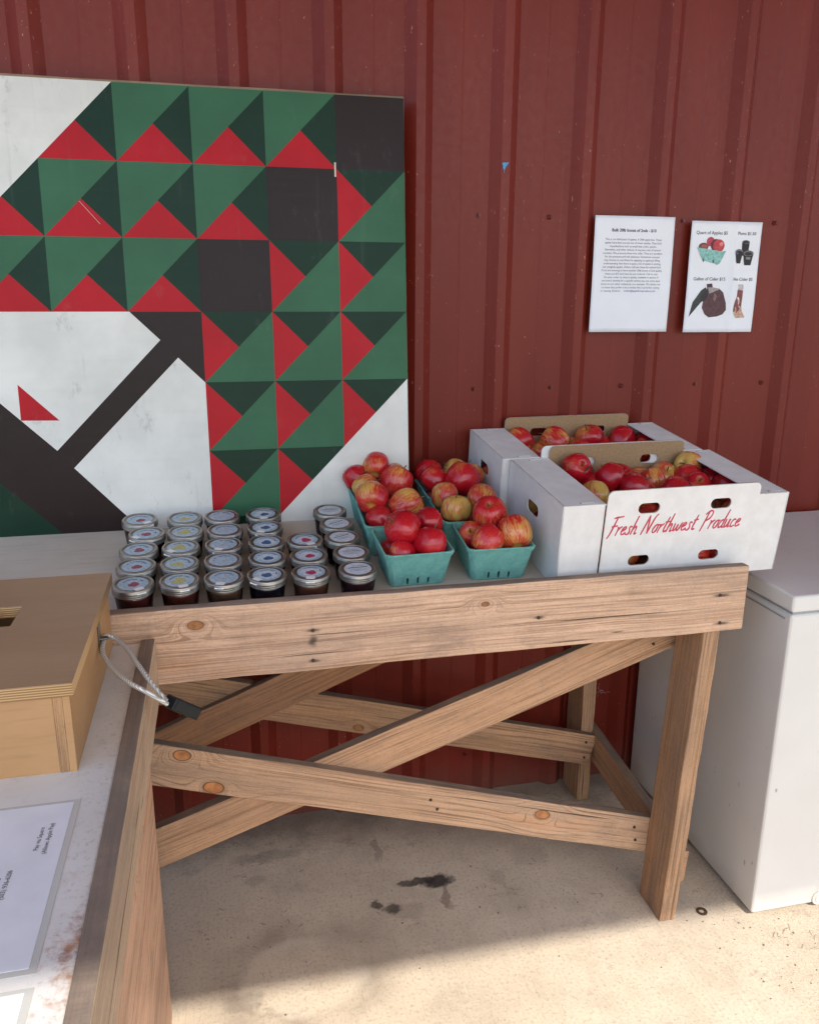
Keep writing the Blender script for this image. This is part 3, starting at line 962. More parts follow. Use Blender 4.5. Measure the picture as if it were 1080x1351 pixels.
BASK = {
 'C': (0.362, 0.124, 'in the green basket against the apron beside the jars', 'green pulp basket of apples against the apron beside the jars',
       [(.342, -.440, .095, .038, 'red'), (.413, -.400, .098, .031, 'red'), (.403, -.470, .082, .035, 'red'), (.336, -.462, .068, .026, 'red')]),
 'A2': (0.352, 0.268, 'in the middle green basket of the jar side', 'middle green pulp basket of the row beside the jars',
        [(.314, -.265, .100, .036, 'striped'), (.322, -.300, .068, .030, 'red'), (.390, -.290, .090, .036, 'striped')]),
 'A1': (0.352, 0.4115, 'in the green basket touching the painted board', 'green pulp basket touching the painted board',
        [(.345, -.115, .118, .033, 'striped'), (.402, -.162, .099, .037, 'striped'), (.294, -.128, .098, .031, 'red'), (.303, -.163, .092, .031, 'yellow'), (.398, -.085, .095, .028, 'yellow')]),
 'D': (0.533, 0.124, 'in the green basket against the apron beside the carton', 'green pulp basket of apples against the apron beside the carton',
       [(.531, -.410, .108, .036, 'striped'), (.484, -.425, .074, .031, 'red'), (.513, -.466, .080, .032, 'striped'), (.580, -.468, .090, .037, 'striped')]),
 'B2': (0.520, 0.268, 'in the middle green basket of the carton side', 'middle green pulp basket of the row beside the cartons',
        [(.470, -.258, .095, .030, 'yellow'), (.482, -.322, .090, .033, 'yellow'), (.566, -.290, .093, .034, 'yellow')]),
 'B1': (0.521, 0.4115, 'in the green basket beside the rear carton', 'green pulp basket standing beside the rear carton',
        [(.477, -.085, .099, .031, 'red'), (.476, -.160, .099, .033, 'red'), (.545, -.085, .099, .031, 'yellow'), (.536, -.222, .110, .040, 'red'), (.575, -.150, .100, .029, 'yellow')]),
}
c_, s_ = math.cos(TH), math.sin(TH)
for kk, (bx, bv, where, blabel, aps) in BASK.items():
    o = bpy.data.objects.new('fruit_basket', basket_me)
    C.objects.link(o)
    o.matrix_world = MT @ Matrix.Translation((bx, bv, 0)) @ Matrix.Rotation(R({'C': 1, 'D': -2, 'A1': 2, 'A2': -1.5, 'B1': 1, 'B2': -1}[kk]), 4, 'Z')
    tag(o, blabel, 'basket', 'green pulp baskets')
    P0, rad, fx, kd = [], [], [], []
    for (ax, ay, ah, ar, ak) in aps:
        vv = (ay + 0.549 + ah * s_) / c_
        cr = math.sqrt(max(0.0, ar * ar - (ah - BH) ** 2)) if ah > BH else ar
        lim = BT - 0.007 - cr
        ax = min(max(ax, bx - lim), bx + lim)
        vv = min(max(vv, bv - lim), bv + lim)
        P0.append((ax, vv, ah)); rad.append(ar); fx.append(True); kd.append(ak)
    for (dx, dv) in ((-.026, -.028), (.030, -.022), (-.024, .028), (.028, .030)):
        P0.append((bx + dx, bv + dv, 0.036)); rad.append(0.030); fx.append(False); kd.append('red')
    P1 = relax(P0, rad, (bx - 0.085, bv - 0.085, 0.0), (bx + 0.085, bv + 0.085, 0.3), fx)
    for i, p in enumerate(P1):
        if not fx[i]:
            p[0] = min(max(p[0], bx - 0.031), bx + 0.031)
            p[1] = min(max(p[1], bv - 0.031), bv + 0.031)
            p[2] = max(p[2], 0.034)
        apple(MT @ Vector(p), rad[i], kd[i], where, 'apples ' + where, None, i)

# ------------------------------------------------------------------ cartons
n = N('white_card')
v = n.tc()
f = n.noise(v, 30, 4, 0.6)
fl = n.noise(n.map(v, (6, 6, 220)), 1.0, 2)
col = n.mix(n.step(f, 0.3, 0.7), (0.66, 0.645, 0.62), (0.72, 0.71, 0.69))
col = n.mix(n.step(n.noise(v, 12, 5, 0.7), 0.62, 0.8, 0, 0.25), col, (0.55, 0.51, 0.45))
n.bump(n.math('ADD', n.math('MULTIPLY', fl, 0.06), n.noise(v, 7, 3, 0.5)), 0.35, 0.012)
WCARD = n.done(col, 0.7, 0, 0.3)
n = N('kraft_card')
v = n.tc()
f = n.noise(v, 160, 4, 0.7)
col = n.mix(n.step(f, 0.3, 0.7), (0.30, 0.195, 0.105), (0.36, 0.24, 0.135))
col = n.mix(n.step(n.noise(n.map(v, (4, 4, 60)), 1.0, 3), 0.5, 0.8, 0, 0.3), col, (0.26, 0.165, 0.09))
KRAFT = n.done(col, 0.8, 0, 0.2)
CREASE = plain('card_crease', (0.19, 0.17, 0.145), 0.9)
REDINK = plain('red_ink', (0.50, 0.045, 0.085), 0.6)

GL = {
 'F': (1.05, [[(.05, 1.9), (.35, 2.05), (.8, 2.02), (1.2, 2.1)], [(.5, 2.0), (.46, 1.0), (.40, .0), (.25, -.25)], [(.2, 1.02), (.55, 1.08), (.95, 1.1)]]),
 'r': (.62, [[(0, .85), (.16, 1.0), (.17, .5), (.15, 0)], [(.17, .55), (.34, .92), (.58, .98)]]),
 'e': (.72, [[(.08, .45), (.45, .58), (.56, .82), (.38, 1.0), (.12, .72), (.12, .25), (.34, 0), (.72, .3)]]),
 's': (.64, [[(.56, .82), (.38, 1.0), (.2, .8), (.42, .5), (.46, .2), (.24, 0), (.02, .14)]]),
 'h': (.82, [[(.14, 2.05), (.12, 1.0), (.1, 0)], [(.11, .5), (.34, .98), (.54, .8), (.52, .2), (.62, 0), (.8, .2)]]),
 'N': (1.3, [[(.05, -.1), (.14, 1.0), (.2, 2.0)], [(.2, 2.0), (.5, 1.0), (.8, 0)], [(.8, 0), (.88, 1.1), (.98, 1.95), (1.2, 2.1)]]),
 'o': (.72, [[(.4, .98), (.1, .75), (.08, .2), (.32, 0), (.58, .25), (.58, .8), (.4, .98), (.7, .85)]]),
 't': (.56, [[(.28, 1.7), (.2, .8), (.2, .2), (.34, 0), (.56, .2)], [(-.02, 1.12), (.3, 1.15), (.56, 1.2)]]),
 'w': (1.05, [[(.04, .95), (.08, .3), (.24, 0), (.44, .35), (.5, .9), (.5, .3), (.66, 0), (.9, .4), (.94, 1.0), (1.05, .9)]]),
 'P': (1.15, [[(.42, 2.0), (.38, 1.0), (.32, -.2)], [(.05, 1.65), (.35, 2.08), (.85, 2.05), (1.02, 1.6), (.8, 1.1), (.4, .95)]]),
 'd': (.8, [[(.55, .85), (.36, 1.0), (.1, .72), (.08, .2), (.28, 0), (.54, .3)], [(.66, 2.05), (.58, 1.0), (.56, .25), (.66, 0), (.8, .15)]]),
 'u': (.8, [[(.06, .98), (.06, .3), (.22, 0), (.46, .25), (.56, .98)], [(.56, .98), (.55, .25), (.66, 0), (.82, .2)]]),
 'c': (.66, [[(.56, .8), (.4, 1.0), (.12, .72), (.1, .25), (.32, 0), (.66, .25)]]),
}
def script_text(txt, width, parent):
    adv, items = 0, []
    for ch in txt:
        if ch == ' ':
            adv += 0.62
            continue
        wd, st = GL[ch]
        for s in st:
            items.append([(adv + px + 0.42 * py, py) for px, py in s])
        adv += wd
    sc = width / (adv + 0.5)
    c = bpy.data.curves.new('lettering', 'CURVE')
    c.dimensions = '3D'
    c.bevel_depth = sc * 0.115
    c.bevel_resolution = 2
    for s in items:
        sp = c.splines.new('NURBS')
        sp.points.add(len(s) - 1)
        for i, (px, py) in enumerate(s):
            sp.points[i].co = (px * sc, py * sc * 1.15, 0, 1)
            sp.points[i].radius = 0.75 + 0.4 * ((i * 7) % 3 == 1)
        sp.order_u = 3
        sp.use_endpoint_u = True
        sp.resolution_u = 4
    me = curve_mesh(c, 'lettering')
    for v_ in me.vertices:
        v_.co.z *= 0.22
    return obj('lettering', me, REDINK, parent)

W_, H_ = 0.503, 0.176
PL, PRr = 0.090, 0.429          # centre panel of the long sides
def slot(cx, cz, w=0.047, h=0.022):
    return rrect(cx - w / 2, cx + w / 2, cz - h / 2, cz + h / 2, h * 0.48, 5)[::-1]
def carton(x0, v0, D, label, printed):
    M0 = MT @ Matrix.Translation((x0, v0, 0.0005)) @ Matrix.Rotation(R(1.3), 4, 'Z')
    t = thing('apple_carton', label, 'carton', group='white cardboard apple cartons', mat4=M0)
    up_ = Matrix.Rotation(R(90), 4, 'X')
    pw = PRr - PL
    holes = [slot(PL + .27 * pw, .163), slot(PL + .745 * pw, .163), slot(PL + .25 * pw, .050), slot(PL + .72 * pw, .050)]
    outer = rrect(PL, PRr, 0, H_ + 0.027, [.012, .012, 0, 0])
    for nm, yy, tilt, mats in (('front_panel', 0.0, 0.0, (WCARD, KRAFT)), ('back_panel', D, 0.0, (KRAFT, WCARD))):
        for q in range(2):
            oo = outer
            s = sheet(nm if (q == 0) == (yy == 0) else nm + '_lining', oo, holes, 0.0022, mats[q], t)
            s.matrix_local = Matrix.Translation((0, yy + (-0.0026 + q * 0.0023 if yy == 0 else -0.0046 + q * 0.0023), 0)) @ up_
    # corner returns each side of the centre panels
    for (a, b2) in ((0.0012, PL - 0.0015), (PRr + 0.0022, W_ - 0.0012)):
        for nm, yy in (('corner_return', 0.0012), ('corner_return', D - 0.0035)):
            obj(nm, bm_box(a, b2, yy, yy + 0.003, 0, H_ - 0.0035), WCARD, t)
    # short sides with a hand hole, and their folded top ledges
    sidem = Matrix.Rotation(R(90), 4, 'Z') @ up_
    for nm, xx in (('side_panel', 0.0012), ('side_panel', W_ - 0.0012)):
        s = sheet(nm, rrect(0.0012, D - 0.0012, 0, H_ - 0.0034, 0), [rrect(D / 2 - .030, D / 2 + .030, .103, .130, .013)[::-1]], 0.0024, WCARD, t)
        s.matrix_local = Matrix.Translation((xx, 0, 0)) @ sidem
    for (a, b2) in ((0.0, PL), (PRr, W_)):
        o = obj('top_ledge', bm_box(a, b2, 0.0, D, H_ - 0.0034, H_, 0.0008, 1), WCARD, t)
        for yy in (0.010, D - 0.014):
            xm = (a + b2) / 2 + 0.01
            obj('locking_tab', bm_box(xm - 0.016, xm + 0.016, yy, yy + 0.004, H_, H_ + 0.0008), CREASE, o)
            obj('locking_tab_card', bm_box(xm - 0.0145, xm + 0.0145, yy - 0.001, yy + 0.0025, H_ + 0.0008, H_ + 0.0016), WCARD, o)
    b = bmesh.new()
    q = 0.006
    while q < D - 0.006:          # perforated fold along both ledges
        bm_box(0.0005, 0.0028, q, q + 0.003, H_ - 0.001, H_ + 0.0004, b=b)
        bm_box(W_ - 0.0028, W_ - 0.0005, q, q + 0.003, H_ - 0.001, H_ + 0.0004, b=b)
        q += 0.0066
    p = obj('perforation', b, CREASE, t)
    p['kind'] = 'stuff'
    obj('bottom', bm_box(0.003, W_ - 0.003, 0.004, D - 0.006, 0.0, 0.003), KRAFT, t)
    if printed:
        s = script_text('Fresh Northwest Produce', pw * 0.905, t)
        s.matrix_local = Matrix.Translation((PL + 0.004, -0.0038, 0.108)) @ up_
    return M0
DF = 0.290
carton(0.631, 0.010, DF, 'white apple carton lettered in red script, overhanging the table end', True)
carton(0.608, 0.304, 0.236, 'white apple carton against the red wall behind the lettered carton', True)
FA = [(.770, .300, .150, .034, 'red'), (.755, .262, .128, .033, 'red'), (.822, .287, .130, .033, 'striped'), (.742, .222, .122, .032, 'striped'), (.779, .180, .128, .033, 'yellow'), (.844, .238, .136, .034, 'red'), (.884, .280, .132, .033, 'red'), (.880, .186, .137, .037, 'red'),
      (.930, .275, .128, .033, 'yellow'), (.940, .228, .133, .032, 'striped'), (.990, .262, .130, .034, 'yellow'), (1.050, .285, .144, .034, 'yellow'), (1.038, .232, .140, .034, 'striped'), (1.025, .180, .136, .033, 'red'), (1.095, .222, .130, .032, 'red'), (1.110, .168, .132, .032, 'striped'), (.960, .150, .135, .034, 'red')]
BA = [(.735, .610, .130, .034, 'striped'), (.728, .565, .138, .034, 'striped'), (.786, .520, .126, .030, 'yellow'), (.812, .560, .138, .037, 'striped'), (.865, .530, .126, .031, 'yellow'), (.918, .545, .148, .036, 'red'), (.950, .515, .130, .034, 'red'), (.865, .45, .13, .034, 'striped'), (1.003, .556, .144, .034, 'red'), (1.070, .548, .134, .032, 'red'), (.80, .40, .13, .034, 'red'), (.95, .41, .13, .034, 'striped'), (1.04, .45, .13, .033, 'red')]
for (bx, bv, D, aps, where, sd) in ((0.631, 0.010, DF, FA, 'in the carton lettered in red script', 1), (0.608, 0.304, 0.236, BA, 'in the carton against the wall', 2)):
    rn = random.Random(sd)
    P0, rad, fx, kd = [], [], [], []
    for (ax, av, ah, ar, ak) in aps:
        P0.append((ax, min(av, bv + D - 0.036), ah)); rad.append(ar); fx.append(True); kd.append(ak)
    for lay, hz in enumerate((0.036, 0.092)):
        for i in range(7):
            for k in range(4):
                P0.append((bx + 0.042 + i * 0.0715 + rn.uniform(-.006, .006) + (k % 2) * 0.012, bv + 0.038 + k * 0.068 + rn.uniform(-.005, .005), hz + rn.uniform(-.003, .003)))
                rad.append(rn.uniform(.030, .0335)); fx.append(False); kd.append(rn.choice(['red', 'striped', 'striped', 'yellow']))
    P1 = relax(P0, rad, (bx + 0.003, bv + 0.004, 0.003), (bx + W_ - 0.003, bv + D - 0.006, 0.4), fx)
    for i, p in enumerate(P1):
        q_ = Matrix.Rotation(R(1.3), 4, 'Z') @ Vector((p[0] - bx, p[1] - bv, p[2]))
        apple(MT @ (Vector((bx, bv, 0)) + q_), rad[i], kd[i], where, 'apples ' + where, None, i + sd * 100)
LEAF = plain('leaf_green', (0.035, 0.055, 0.022), 0.6)
def leaf(pos, L, rz, rx):
    b = bmesh.new()
    sec = []
    for i in range(7):
        t_ = i / 6
        wd = 0.30 * L * math.sin(math.pi * min(1, t_ * 0.96 + 0.03)) ** 0.8
        zz = 0.18 * L * math.sin(t_ * 2.2)
        sec.append([b.verts.new((-wd, t_ * L, zz + 0.12 * L * (wd / L))), b.verts.new((0, t_ * L, zz)), b.verts.new((wd, t_ * L, zz + 0.12 * L * (wd / L)))])
    for A, B in zip(sec, sec[1:]):
        b.faces.new((A[0], A[1], B[1], B[0]))
        b.faces.new((A[1], A[2], B[2], B[1]))
    o = obj('leaf', b, LEAF, None, True)
    o.matrix_world = MT @ Matrix.Translation(pos) @ Euler((rx, 0, rz)).to_matrix().to_4x4()
    return tag(o, 'dark green apple leaf lying among apples in the lettered carton', 'leaf', 'apple leaves in the lettered carton')
leaf((.762, .232, .158), .036, -1.2, .35)
leaf((.800, .238, .160), .034, 0.5, -.4)

# ------------------------------------------------------------------ papers on the wall
PAPER = plain('white_paper', (0.76, 0.78, 0.82), 0.65, 0, 0.02, 12)
TXT = plain('black_print', (0.045, 0.045, 0.05), 0.7)
TXTG = plain('grey_print', (0.16, 0.16, 0.18), 0.7)
LINKB = plain('blue_print', (0.07, 0.08, 0.36), 0.7)
def paper(name, label, x0, x1, z0, z1, wf):
    t = thing(name, label, 'paper sign', mat4=Matrix.Translation((x0, -0.0205, z0)) @ Matrix.Rotation(R(90), 4, 'X'))
    Wp, Hp = x1 - x0, z1 - z0
    b = bmesh.new()
    bmesh.ops.create_grid(b, x_segments=24, y_segments=24, size=0.5)
    for v_ in b.verts:
        px, py = (v_.co.x + 0.5) * Wp, (v_.co.y + 0.5) * Hp
        v_.co = Vector((px, py, wf(px / Wp, py / Hp)))
    bmesh.ops.solidify(b, geom=b.faces, thickness=0.0002)
    obj('sheet', b, PAPER, t, True)
    def put(nm, me, mat, cx, cy, lift=0.0005):
        for v_ in me.vertices:
            px, py = v_.co.x + cx, v_.co.y + cy
            v_.co = Vector((px, py, wf(px / Wp, py / Hp) + lift + v_.co.z))
        if mat is not None:
            me.materials.clear()
            me.materials.append(mat)
        return obj(nm, me, None, t)
    return t, Wp, Hp, put
wf1 = lambda u, v: 0.0012 + 0.0025 * math.sin(u * 3.0) * (0.5 + 0.5 * v) + 0.004 * max(0, u - 0.85) ** 1.5 * 6 + 0.0015 * math.sin(v * 4)
t1, Wp, Hp, put = paper('notice_sheet', 'white typed notice with a bold heading taped to the red wall', 0.911, 1.124, 1.2885, 1.5660, wf1)
put('heading', text_mesh('Bulk 20lb boxes of 2nds - $10', 0.0098, bold=0.00022), TXT, Wp * 0.49, Hp * 0.868)
lines = ['This is our field pack of apples. A 20lb apple box. These', 'apples have been turned out of lower quality. They have', 'imperfections such as small size, scabs, specks,', 'blemishes, and other defects. It may be a mix of several',
         'varieties. We presume these into cider. They are excellent', 'for this purpose and still delicious. Sometimes summer', 'may choose to use these for applying to apple pie filling,', 'understanding that there is quite a bit of waste in sorting', 'out unsightly apples. Others will use these for animal feed.',
         'If you are wanting to have another 20lb boxes of 2nd quality', 'these are $10 and must be pre ordered. Call or text', 'for your order to what is quality, available in season. If', 'you aren\'t looking for a specific variety you can come back', 'down to our other website by our example. We always see',
         'to those that prefer it be a variety that is good for cutting', 'or saucing. Email at']
for i, tx in enumerate(lines):
    last = i == len(lines) - 1
    put('print_line', text_mesh(tx, 0.0067, 'CENTER' if not last else 'LEFT'), TXTG, Wp * (0.49 if not last else 0.11), Hp * (0.795 - 0.0294 * i))
put('print_line', text_mesh('orders@applefarmproduce.com', 0.0067, 'LEFT'), LINKB, Wp * 0.40, Hp * (0.795 - 0.0294 * 15))

wf2 = lambda u, v: 0.0015 + 0.0075 * math.exp(-((u - 0.66 + 0.02 * v) / 0.05) ** 2) * (0.55 + 0.45 * math.sin(v * 3 + 0.6)) + 0.004 * abs(u - 0.66) * (u > 0.66) + 0.001 * math.sin(v * 6)
t2, Wp, Hp, put = paper('price_sheet', 'white price sheet with four product pictures taped to the red wall', 1.172, 1.370, 1.2865, 1.5590, wf2)
for tx, cx, cy, sz in (('Quart of Apples $5', .295, .885, .0112), ('Plums $1.50', .79, .885, .0108), ('Gallon of Cider $15', .315, .474, .0112), ('Hot Cider $5', .79, .474, .0108)):
    put('price_line', text_mesh(tx, sz, bold=0.0001), TXT, Wp * cx, Hp * cy)
def pic(nm, layers):
    """flat printed picture: list of (polygon, colour) from bottom to top, in sheet fractions"""
    b = bmesh.new()
    mats = []
    for i, (pts, colr) in enumerate(layers):
        f = b.faces.new([b.verts.new((px * Wp, py * Hp, i * 0.00008)) for px, py in pts])
        f.material_index = i
        f.normal_update()
        if f.normal.z < 0:
            f.normal_flip()
        mats.append(plain(nm + '_ink', colr, 0.65, 0, 0.25, 180))
    bmesh.ops.triangulate(b, faces=b.faces)
    bmesh.ops.subdivide_edges(b, edges=b.edges, cuts=2)
    me = bpy.data.meshes.new(nm)
    b.to_mesh(me)
    b.free()
    for mt in mats:
        me.materials.append(mt)
    put(nm, me, None, 0, 0, 0.0007)
EL = lambda cx, cy, rx, ry, n_=16, a0=0.0: [(cx + rx * math.cos(a0 + 2 * math.pi * k / n_), cy + ry * math.sin(a0 + 2 * math.pi * k / n_)) for k in range(n_)]
pic('basket_picture', [(EL(.285, .82, .058, .042), (.42, .05, .08)), (EL(.19, .775, .07, .035), (.13, .05, .045)), (EL(.20, .77, .045, .028), (.30, .09, .07)), (EL(.36, .79, .07, .055), (.10, .02, .035)), (EL(.405, .785, .082, .058), (.45, .05, .055)), (EL(.44, .80, .028, .018), (.62, .25, .22)),
                       ([(.10, .768), (.16, .762), (.46, .735), (.52, .742), (.50, .715), (.44, .63), (.40, .612), (.36, .628), (.19, .655), (.15, .70)], (.22, .45, .41)), ([(.18, .668), (.20, .64), (.215, .645), (.20, .67)], (.05, .10, .09)), ([(.33, .655), (.345, .63), (.36, .635), (.35, .66)], (.05, .10, .09))])
cup = lambda cx, ty, w1, w2, h: [(cx - w1, ty), (cx + w1, ty), (cx + w2, ty - h), (cx - w2, ty - h)]
pic('plum_picture', [(cup(.79, .82, .055, .045, .12), (.012, .011, .012)), (EL(.79, .822, .055, .018), (.10, .10, .105)), (EL(.79, .822, .036, .010), (.02, .015, .015)), (cup(.70, .735, .062, .035, .105), (.016, .014, .014)), (EL(.70, .735, .062, .024), (.16, .16, .17)), (EL(.70, .732, .042, .014), (.025, .02, .02)),
                     (cup(.84, .72, .075, .045, .105), (.018, .015, .015)), (EL(.84, .722, .075, .026), (.13, .13, .14)), (EL(.84, .718, .052, .016), (.025, .018, .018)), ([(.81, .69), (.88, .685), (.87, .665), (.81, .668)], (.20, .20, .20))])
pic('jug_picture', [([(.27, .412), (.21, .385), (.10, .275), (.06, .14), (.10, .175), (.22, .275), (.30, .31), (.31, .37)], (.035, .040, .038)), ([(.285, .435), (.36, .442), (.37, .412), (.47, .40), (.53, .365), (.58, .27), (.59, .205), (.55, .165), (.47, .145), (.35, .137), (.29, .165), (.24, .225), (.25, .30), (.29, .36), (.29, .40)], (.085, .035, .040)),
                    ([(.30, .412), (.37, .412), (.48, .395), (.40, .375), (.33, .355)], (.34, .30, .30)), ([(.28, .44), (.355, .447), (.365, .425), (.29, .42)], (.055, .03, .035)), ([(.40, .37), (.44, .33), (.42, .28), (.39, .30)], (.17, .10, .10)), ([(.20, .33), (.30, .39), (.31, .33), (.26, .28)], (.025, .022, .024))])
pic('bottle_picture', [([(.74, .44), (.81, .44), (.82, .40), (.80, .37), (.735, .37)], (.50, .46, .46)), ([(.71, .22), (.80, .27), (.83, .19), (.88, .135), (.74, .13), (.70, .17)], (.52, .33, .24)), ([(.735, .39), (.815, .385), (.815, .33), (.81, .24), (.76, .175), (.68, .19), (.69, .25), (.73, .33)], (.20, .06, .055)), (EL(.745, .285, .032, .042), (.66, .62, .58)), (EL(.748, .285, .017, .024), (.28, .10, .09))])

# torn scrap of blue tape
o = sheet('tape_scrap', [(0.0, 0.0), (0.0055, -0.022), (0.008, -0.010), (0.017, 0.002)], [], 0.0006, plain('blue_tape', (0.06, 0.28, 0.50), 0.6, 0, 0.3, 250))
o.location = (0.669, -0.0208, 1.675)
o.rotation_euler = (R(90), 0, 0)
tag(o, 'small torn scrap of blue tape stuck on a wall rib', 'tape')

# ------------------------------------------------------------------ chest freezer
n = N('freezer_enamel')
v = n.tc()
f = n.noise(v, 3, 4)
col = n.mix(n.step(f, 0.3, 0.7), (0.62, 0.605, 0.57), (0.67, 0.655, 0.62))
sc1 = n.noise(n.map(v, (60, 60, 26)), 1.0, 3, 0.6)
cl = n.noise(v, 2.6, 2)
col = n.mix(n.math('MULTIPLY', n.step(sc1, 0.69, 0.735), n.step(cl, 0.42, 0.6, 0, 0.6)), col, (0.16, 0.13, 0.10))
gr = n.noise(n.map(v, (14, 14, 3)), 1.0, 4, 0.65)
col = n.mix(n.step(gr, 0.58, 0.85, 0, 0.25), col, (0.45, 0.41, 0.34))
x, y, z = n.xyz(v)
low = n.math('ADD', z, n.math('MULTIPLY', n.noise(v, 18, 4), 0.10))
col = n.mix(n.step(low, 0.05, 0.13, 0.35, 0), col, (0.33, 0.27, 0.2))
n.bump(n.math('ADD', n.math('MULTIPLY', n.noise(v, 500, 2), 0.02), n.noise(v, 3.5, 2)), 0.15, 0.012)
ENAM = n.done(col, 0.32, 0, 0.5)
GASK = plain('grey_gasket', (0.30, 0.33, 0.35), 0.6)
fz = thing('chest_freezer', 'white scuffed chest freezer standing beside the display table', 'freezer', (1.6, -0.3, 0))
def fpart(name, b, mat):
    return part_world(obj(name, b, mat), fz)
fpart('cabinet', bm_box(1.122, 2.20, -0.618, -0.03, 0.012, 0.745, 0.008, 3), ENAM)
fpart('gasket', bm_box(1.128, 2.194, -0.612, -0.036, 0.742, 0.756), GASK)
fpart('lid', bm_box(1.119, 2.203, -0.622, -0.03, 0.752, 0.788, 0.007, 3), ENAM)
fpart('trim_line', bm_box(1.1205, 1.124, -0.60, -0.05, 0.730, 0.733), GASK)
for xx in (1.16, 2.16):
    for yy in (-0.58, -0.07):
        fpart('foot', bm_box(xx - 0.02, xx + 0.02, yy - 0.02, yy + 0.02, 0.0, 0.014), plain('rubber', (0.02, 0.02, 0.02), 0.8))
b = lathe([(0, 0.004), (0.009, 0.004), (0.0095, 0.002), (0.013, 0.002), (0.0155, 0.004), (0.017, 0.003), (0.017, 0)], 24)
b.transform(Matrix.Translation((1.295, -0.618, 0.026)) @ Matrix.Rotation(R(90), 4, 'X'))
fpart('drain_cap', b, ENAM)

# ------------------------------------------------------------------ counter with white metal top
counter = thing('counter', 'counter with rusty white metal top and wooden side panel', 'counter', (-0.5, -1.1, 0))
n = N('rusty_white_metal')
v = n.tc()
x, y, z = n.xyz(v)
f = n.noise(v, 5, 4)
col = n.mix(n.step(f, 0.3, 0.7), (0.60, 0.585, 0.55), (0.70, 0.69, 0.66))
gr = n.noise(v, 26, 6, 0.75)
gz = n.noise(v, 3.5, 2)
col = n.mix(n.math('MULTIPLY', n.step(gr, 0.52, 0.7), n.step(gz, 0.4, 0.65, 0.15, 0.75)), col, (0.33, 0.31, 0.28))
spk = n.noise(v, 150, 3, 0.7)
nearr = n.step(x, -0.215, -0.165)
col = n.mix(n.math('MULTIPLY', nearr, n.step(spk, 0.52, 0.75, 0, 0.5)), col, (0.25, 0.235, 0.21))
rn_ = n.noise(v, 17, 5, 0.7)
ry = n.step(n.math('ADD', y, n.math('MULTIPLY', n.math('SUBTRACT', f, 0.5), 0.2)), -1.26, -1.14, 1, 0)
rx = n.step(n.math('ADD', x, n.math('MULTIPLY', n.math('SUBTRACT', rn_, 0.5), 0.10)), -0.197, -0.168)
rust = n.math('MULTIPLY', n.math('MULTIPLY', ry, rx), n.step(rn_, 0.48, 0.66))
rc = n.mix(n.step(gr, 0.35, 0.65), (0.24, 0.07, 0.022), (0.50, 0.23, 0.09))
col = n.mix(n.math('MULTIPLY', rust, 0.85), col, rc)
n.bump(n.math('ADD', n.math('MULTIPLY', gr, 0.3), n.math('MULTIPLY', rust, 0.5)), 0.3, 0.002)
RUSTY = n.done(col, n.step(gr, 0.3, 0.7, 0.38, 0.6))
def cpart(name, b, mat):
    return part_world(obj(name, b, mat), counter)
cpart('metal_top', bm_box(-1.1, -0.1555, -1.75, -0.594, 0.775, 0.795, 0.002), RUSTY)
board('rail', (-0.143, -1.75, 0.746), (-0.143, -0.5935, 0.746), 0.112, 0.023, W_RAIL, counter, bevel=0.0025, cuts=20, jit=0.0004)
board('side_panel', (-0.167, -1.75, 0.345), (-0.167, -0.600, 0.345), 0.69, 0.02, W_PANEL, counter, bevel=0.001, jit=0.0006)
cpart('back_panel', bm_box(-1.1, -0.178, -0.615, -0.60, 0.0, 0.774), W_Q)

# laminated sheets lying on the counter
LAM = N('laminate')
LAM = LAM.done((0.50, 0.50, 0.47), 0.18, 0, 0.5)
def lam_sheet(y0, y1, xr, xl, label, lines_):
    t = thing('laminated_sheet', label, 'paper sign', (xr, (y0 + y1) / 2, 0.7955))
    o = obj('laminate_edge', bm_box(xl, xr, y0, y1, 0.7952, 0.7957), LAM); part_world(o, t)
    o = obj('sheet', bm_box(xl + 0.006, xr - 0.007, y0 + 0.007, y1 - 0.005, 0.7958, 0.7962), plain('sheet_paper', (0.70, 0.72, 0.76), 0.45, 0, 0.04, 20)); part_world(o, t)
    for tx, px, py, sz in lines_:
        me = text_mesh(tx, sz, 'LEFT')
        o = obj('print_line', me, TXT)
        o.matrix_world = Matrix.Translation((px, py, 0.7968)) @ Matrix.Rotation(R(90), 4, 'Z')
        part_world(o, t)
lam_sheet(-1.318, -1.050, -0.188, -0.545, 'laminated payment notice on the counter in front of the plywood box', [('Pay via Square', -0.2195, -1.141, 0.0072), ('(Allows Apple Pay)', -0.2100, -1.149, 0.0072), ('Venmo', -0.2475, -1.20, 0.0072), ('(503) 936-6206', -0.2385, -1.214, 0.0072)])
lam_sheet(-1.60, -1.334, -0.186, -0.545, 'laminated sheet on the sunlit end of the counter', [])

# ------------------------------------------------------------------ plywood cash box
def plyface(name, a, b_):
    n = N(name)
    v = n.tc()
    f = n.noise(n.map(v, (3, 9, 9)), 1.0, 5, 0.65)
    f2 = n.noise(v, 3.2, 3)
    col = n.mix(n.step(f, 0.3, 0.75), a, b_)
    col = n.mix(n.step(f2, 0.4, 0.75, 0, 0.45), col, tuple(q * 0.72 for q in a))
    sp = n.noise(v, 45, 3)
    col = n.mix(n.step(sp, 0.74, 0.79, 0, 0.7), col, (0.10, 0.06, 0.03))
    fb = n.noise(n.map(v, (14, 200, 200)), 1.0, 2)
    col = n.mix(n.step(fb, 0.5, 0.8, 0, 0.22), col, tuple(q * 0.5 for q in a))
    n.bump(fb, 0.15, 0.001)
    return n.done(col, 0.55)
PLYT = plyface('ply_top', (0.35, 0.215, 0.11), (0.40, 0.255, 0.14))
PLYF = plyface('ply_front', (0.44, 0.235, 0.095), (0.50, 0.285, 0.13))
n = N('ply_edge_layers')
x, y, z = n.xyz(n.tc())
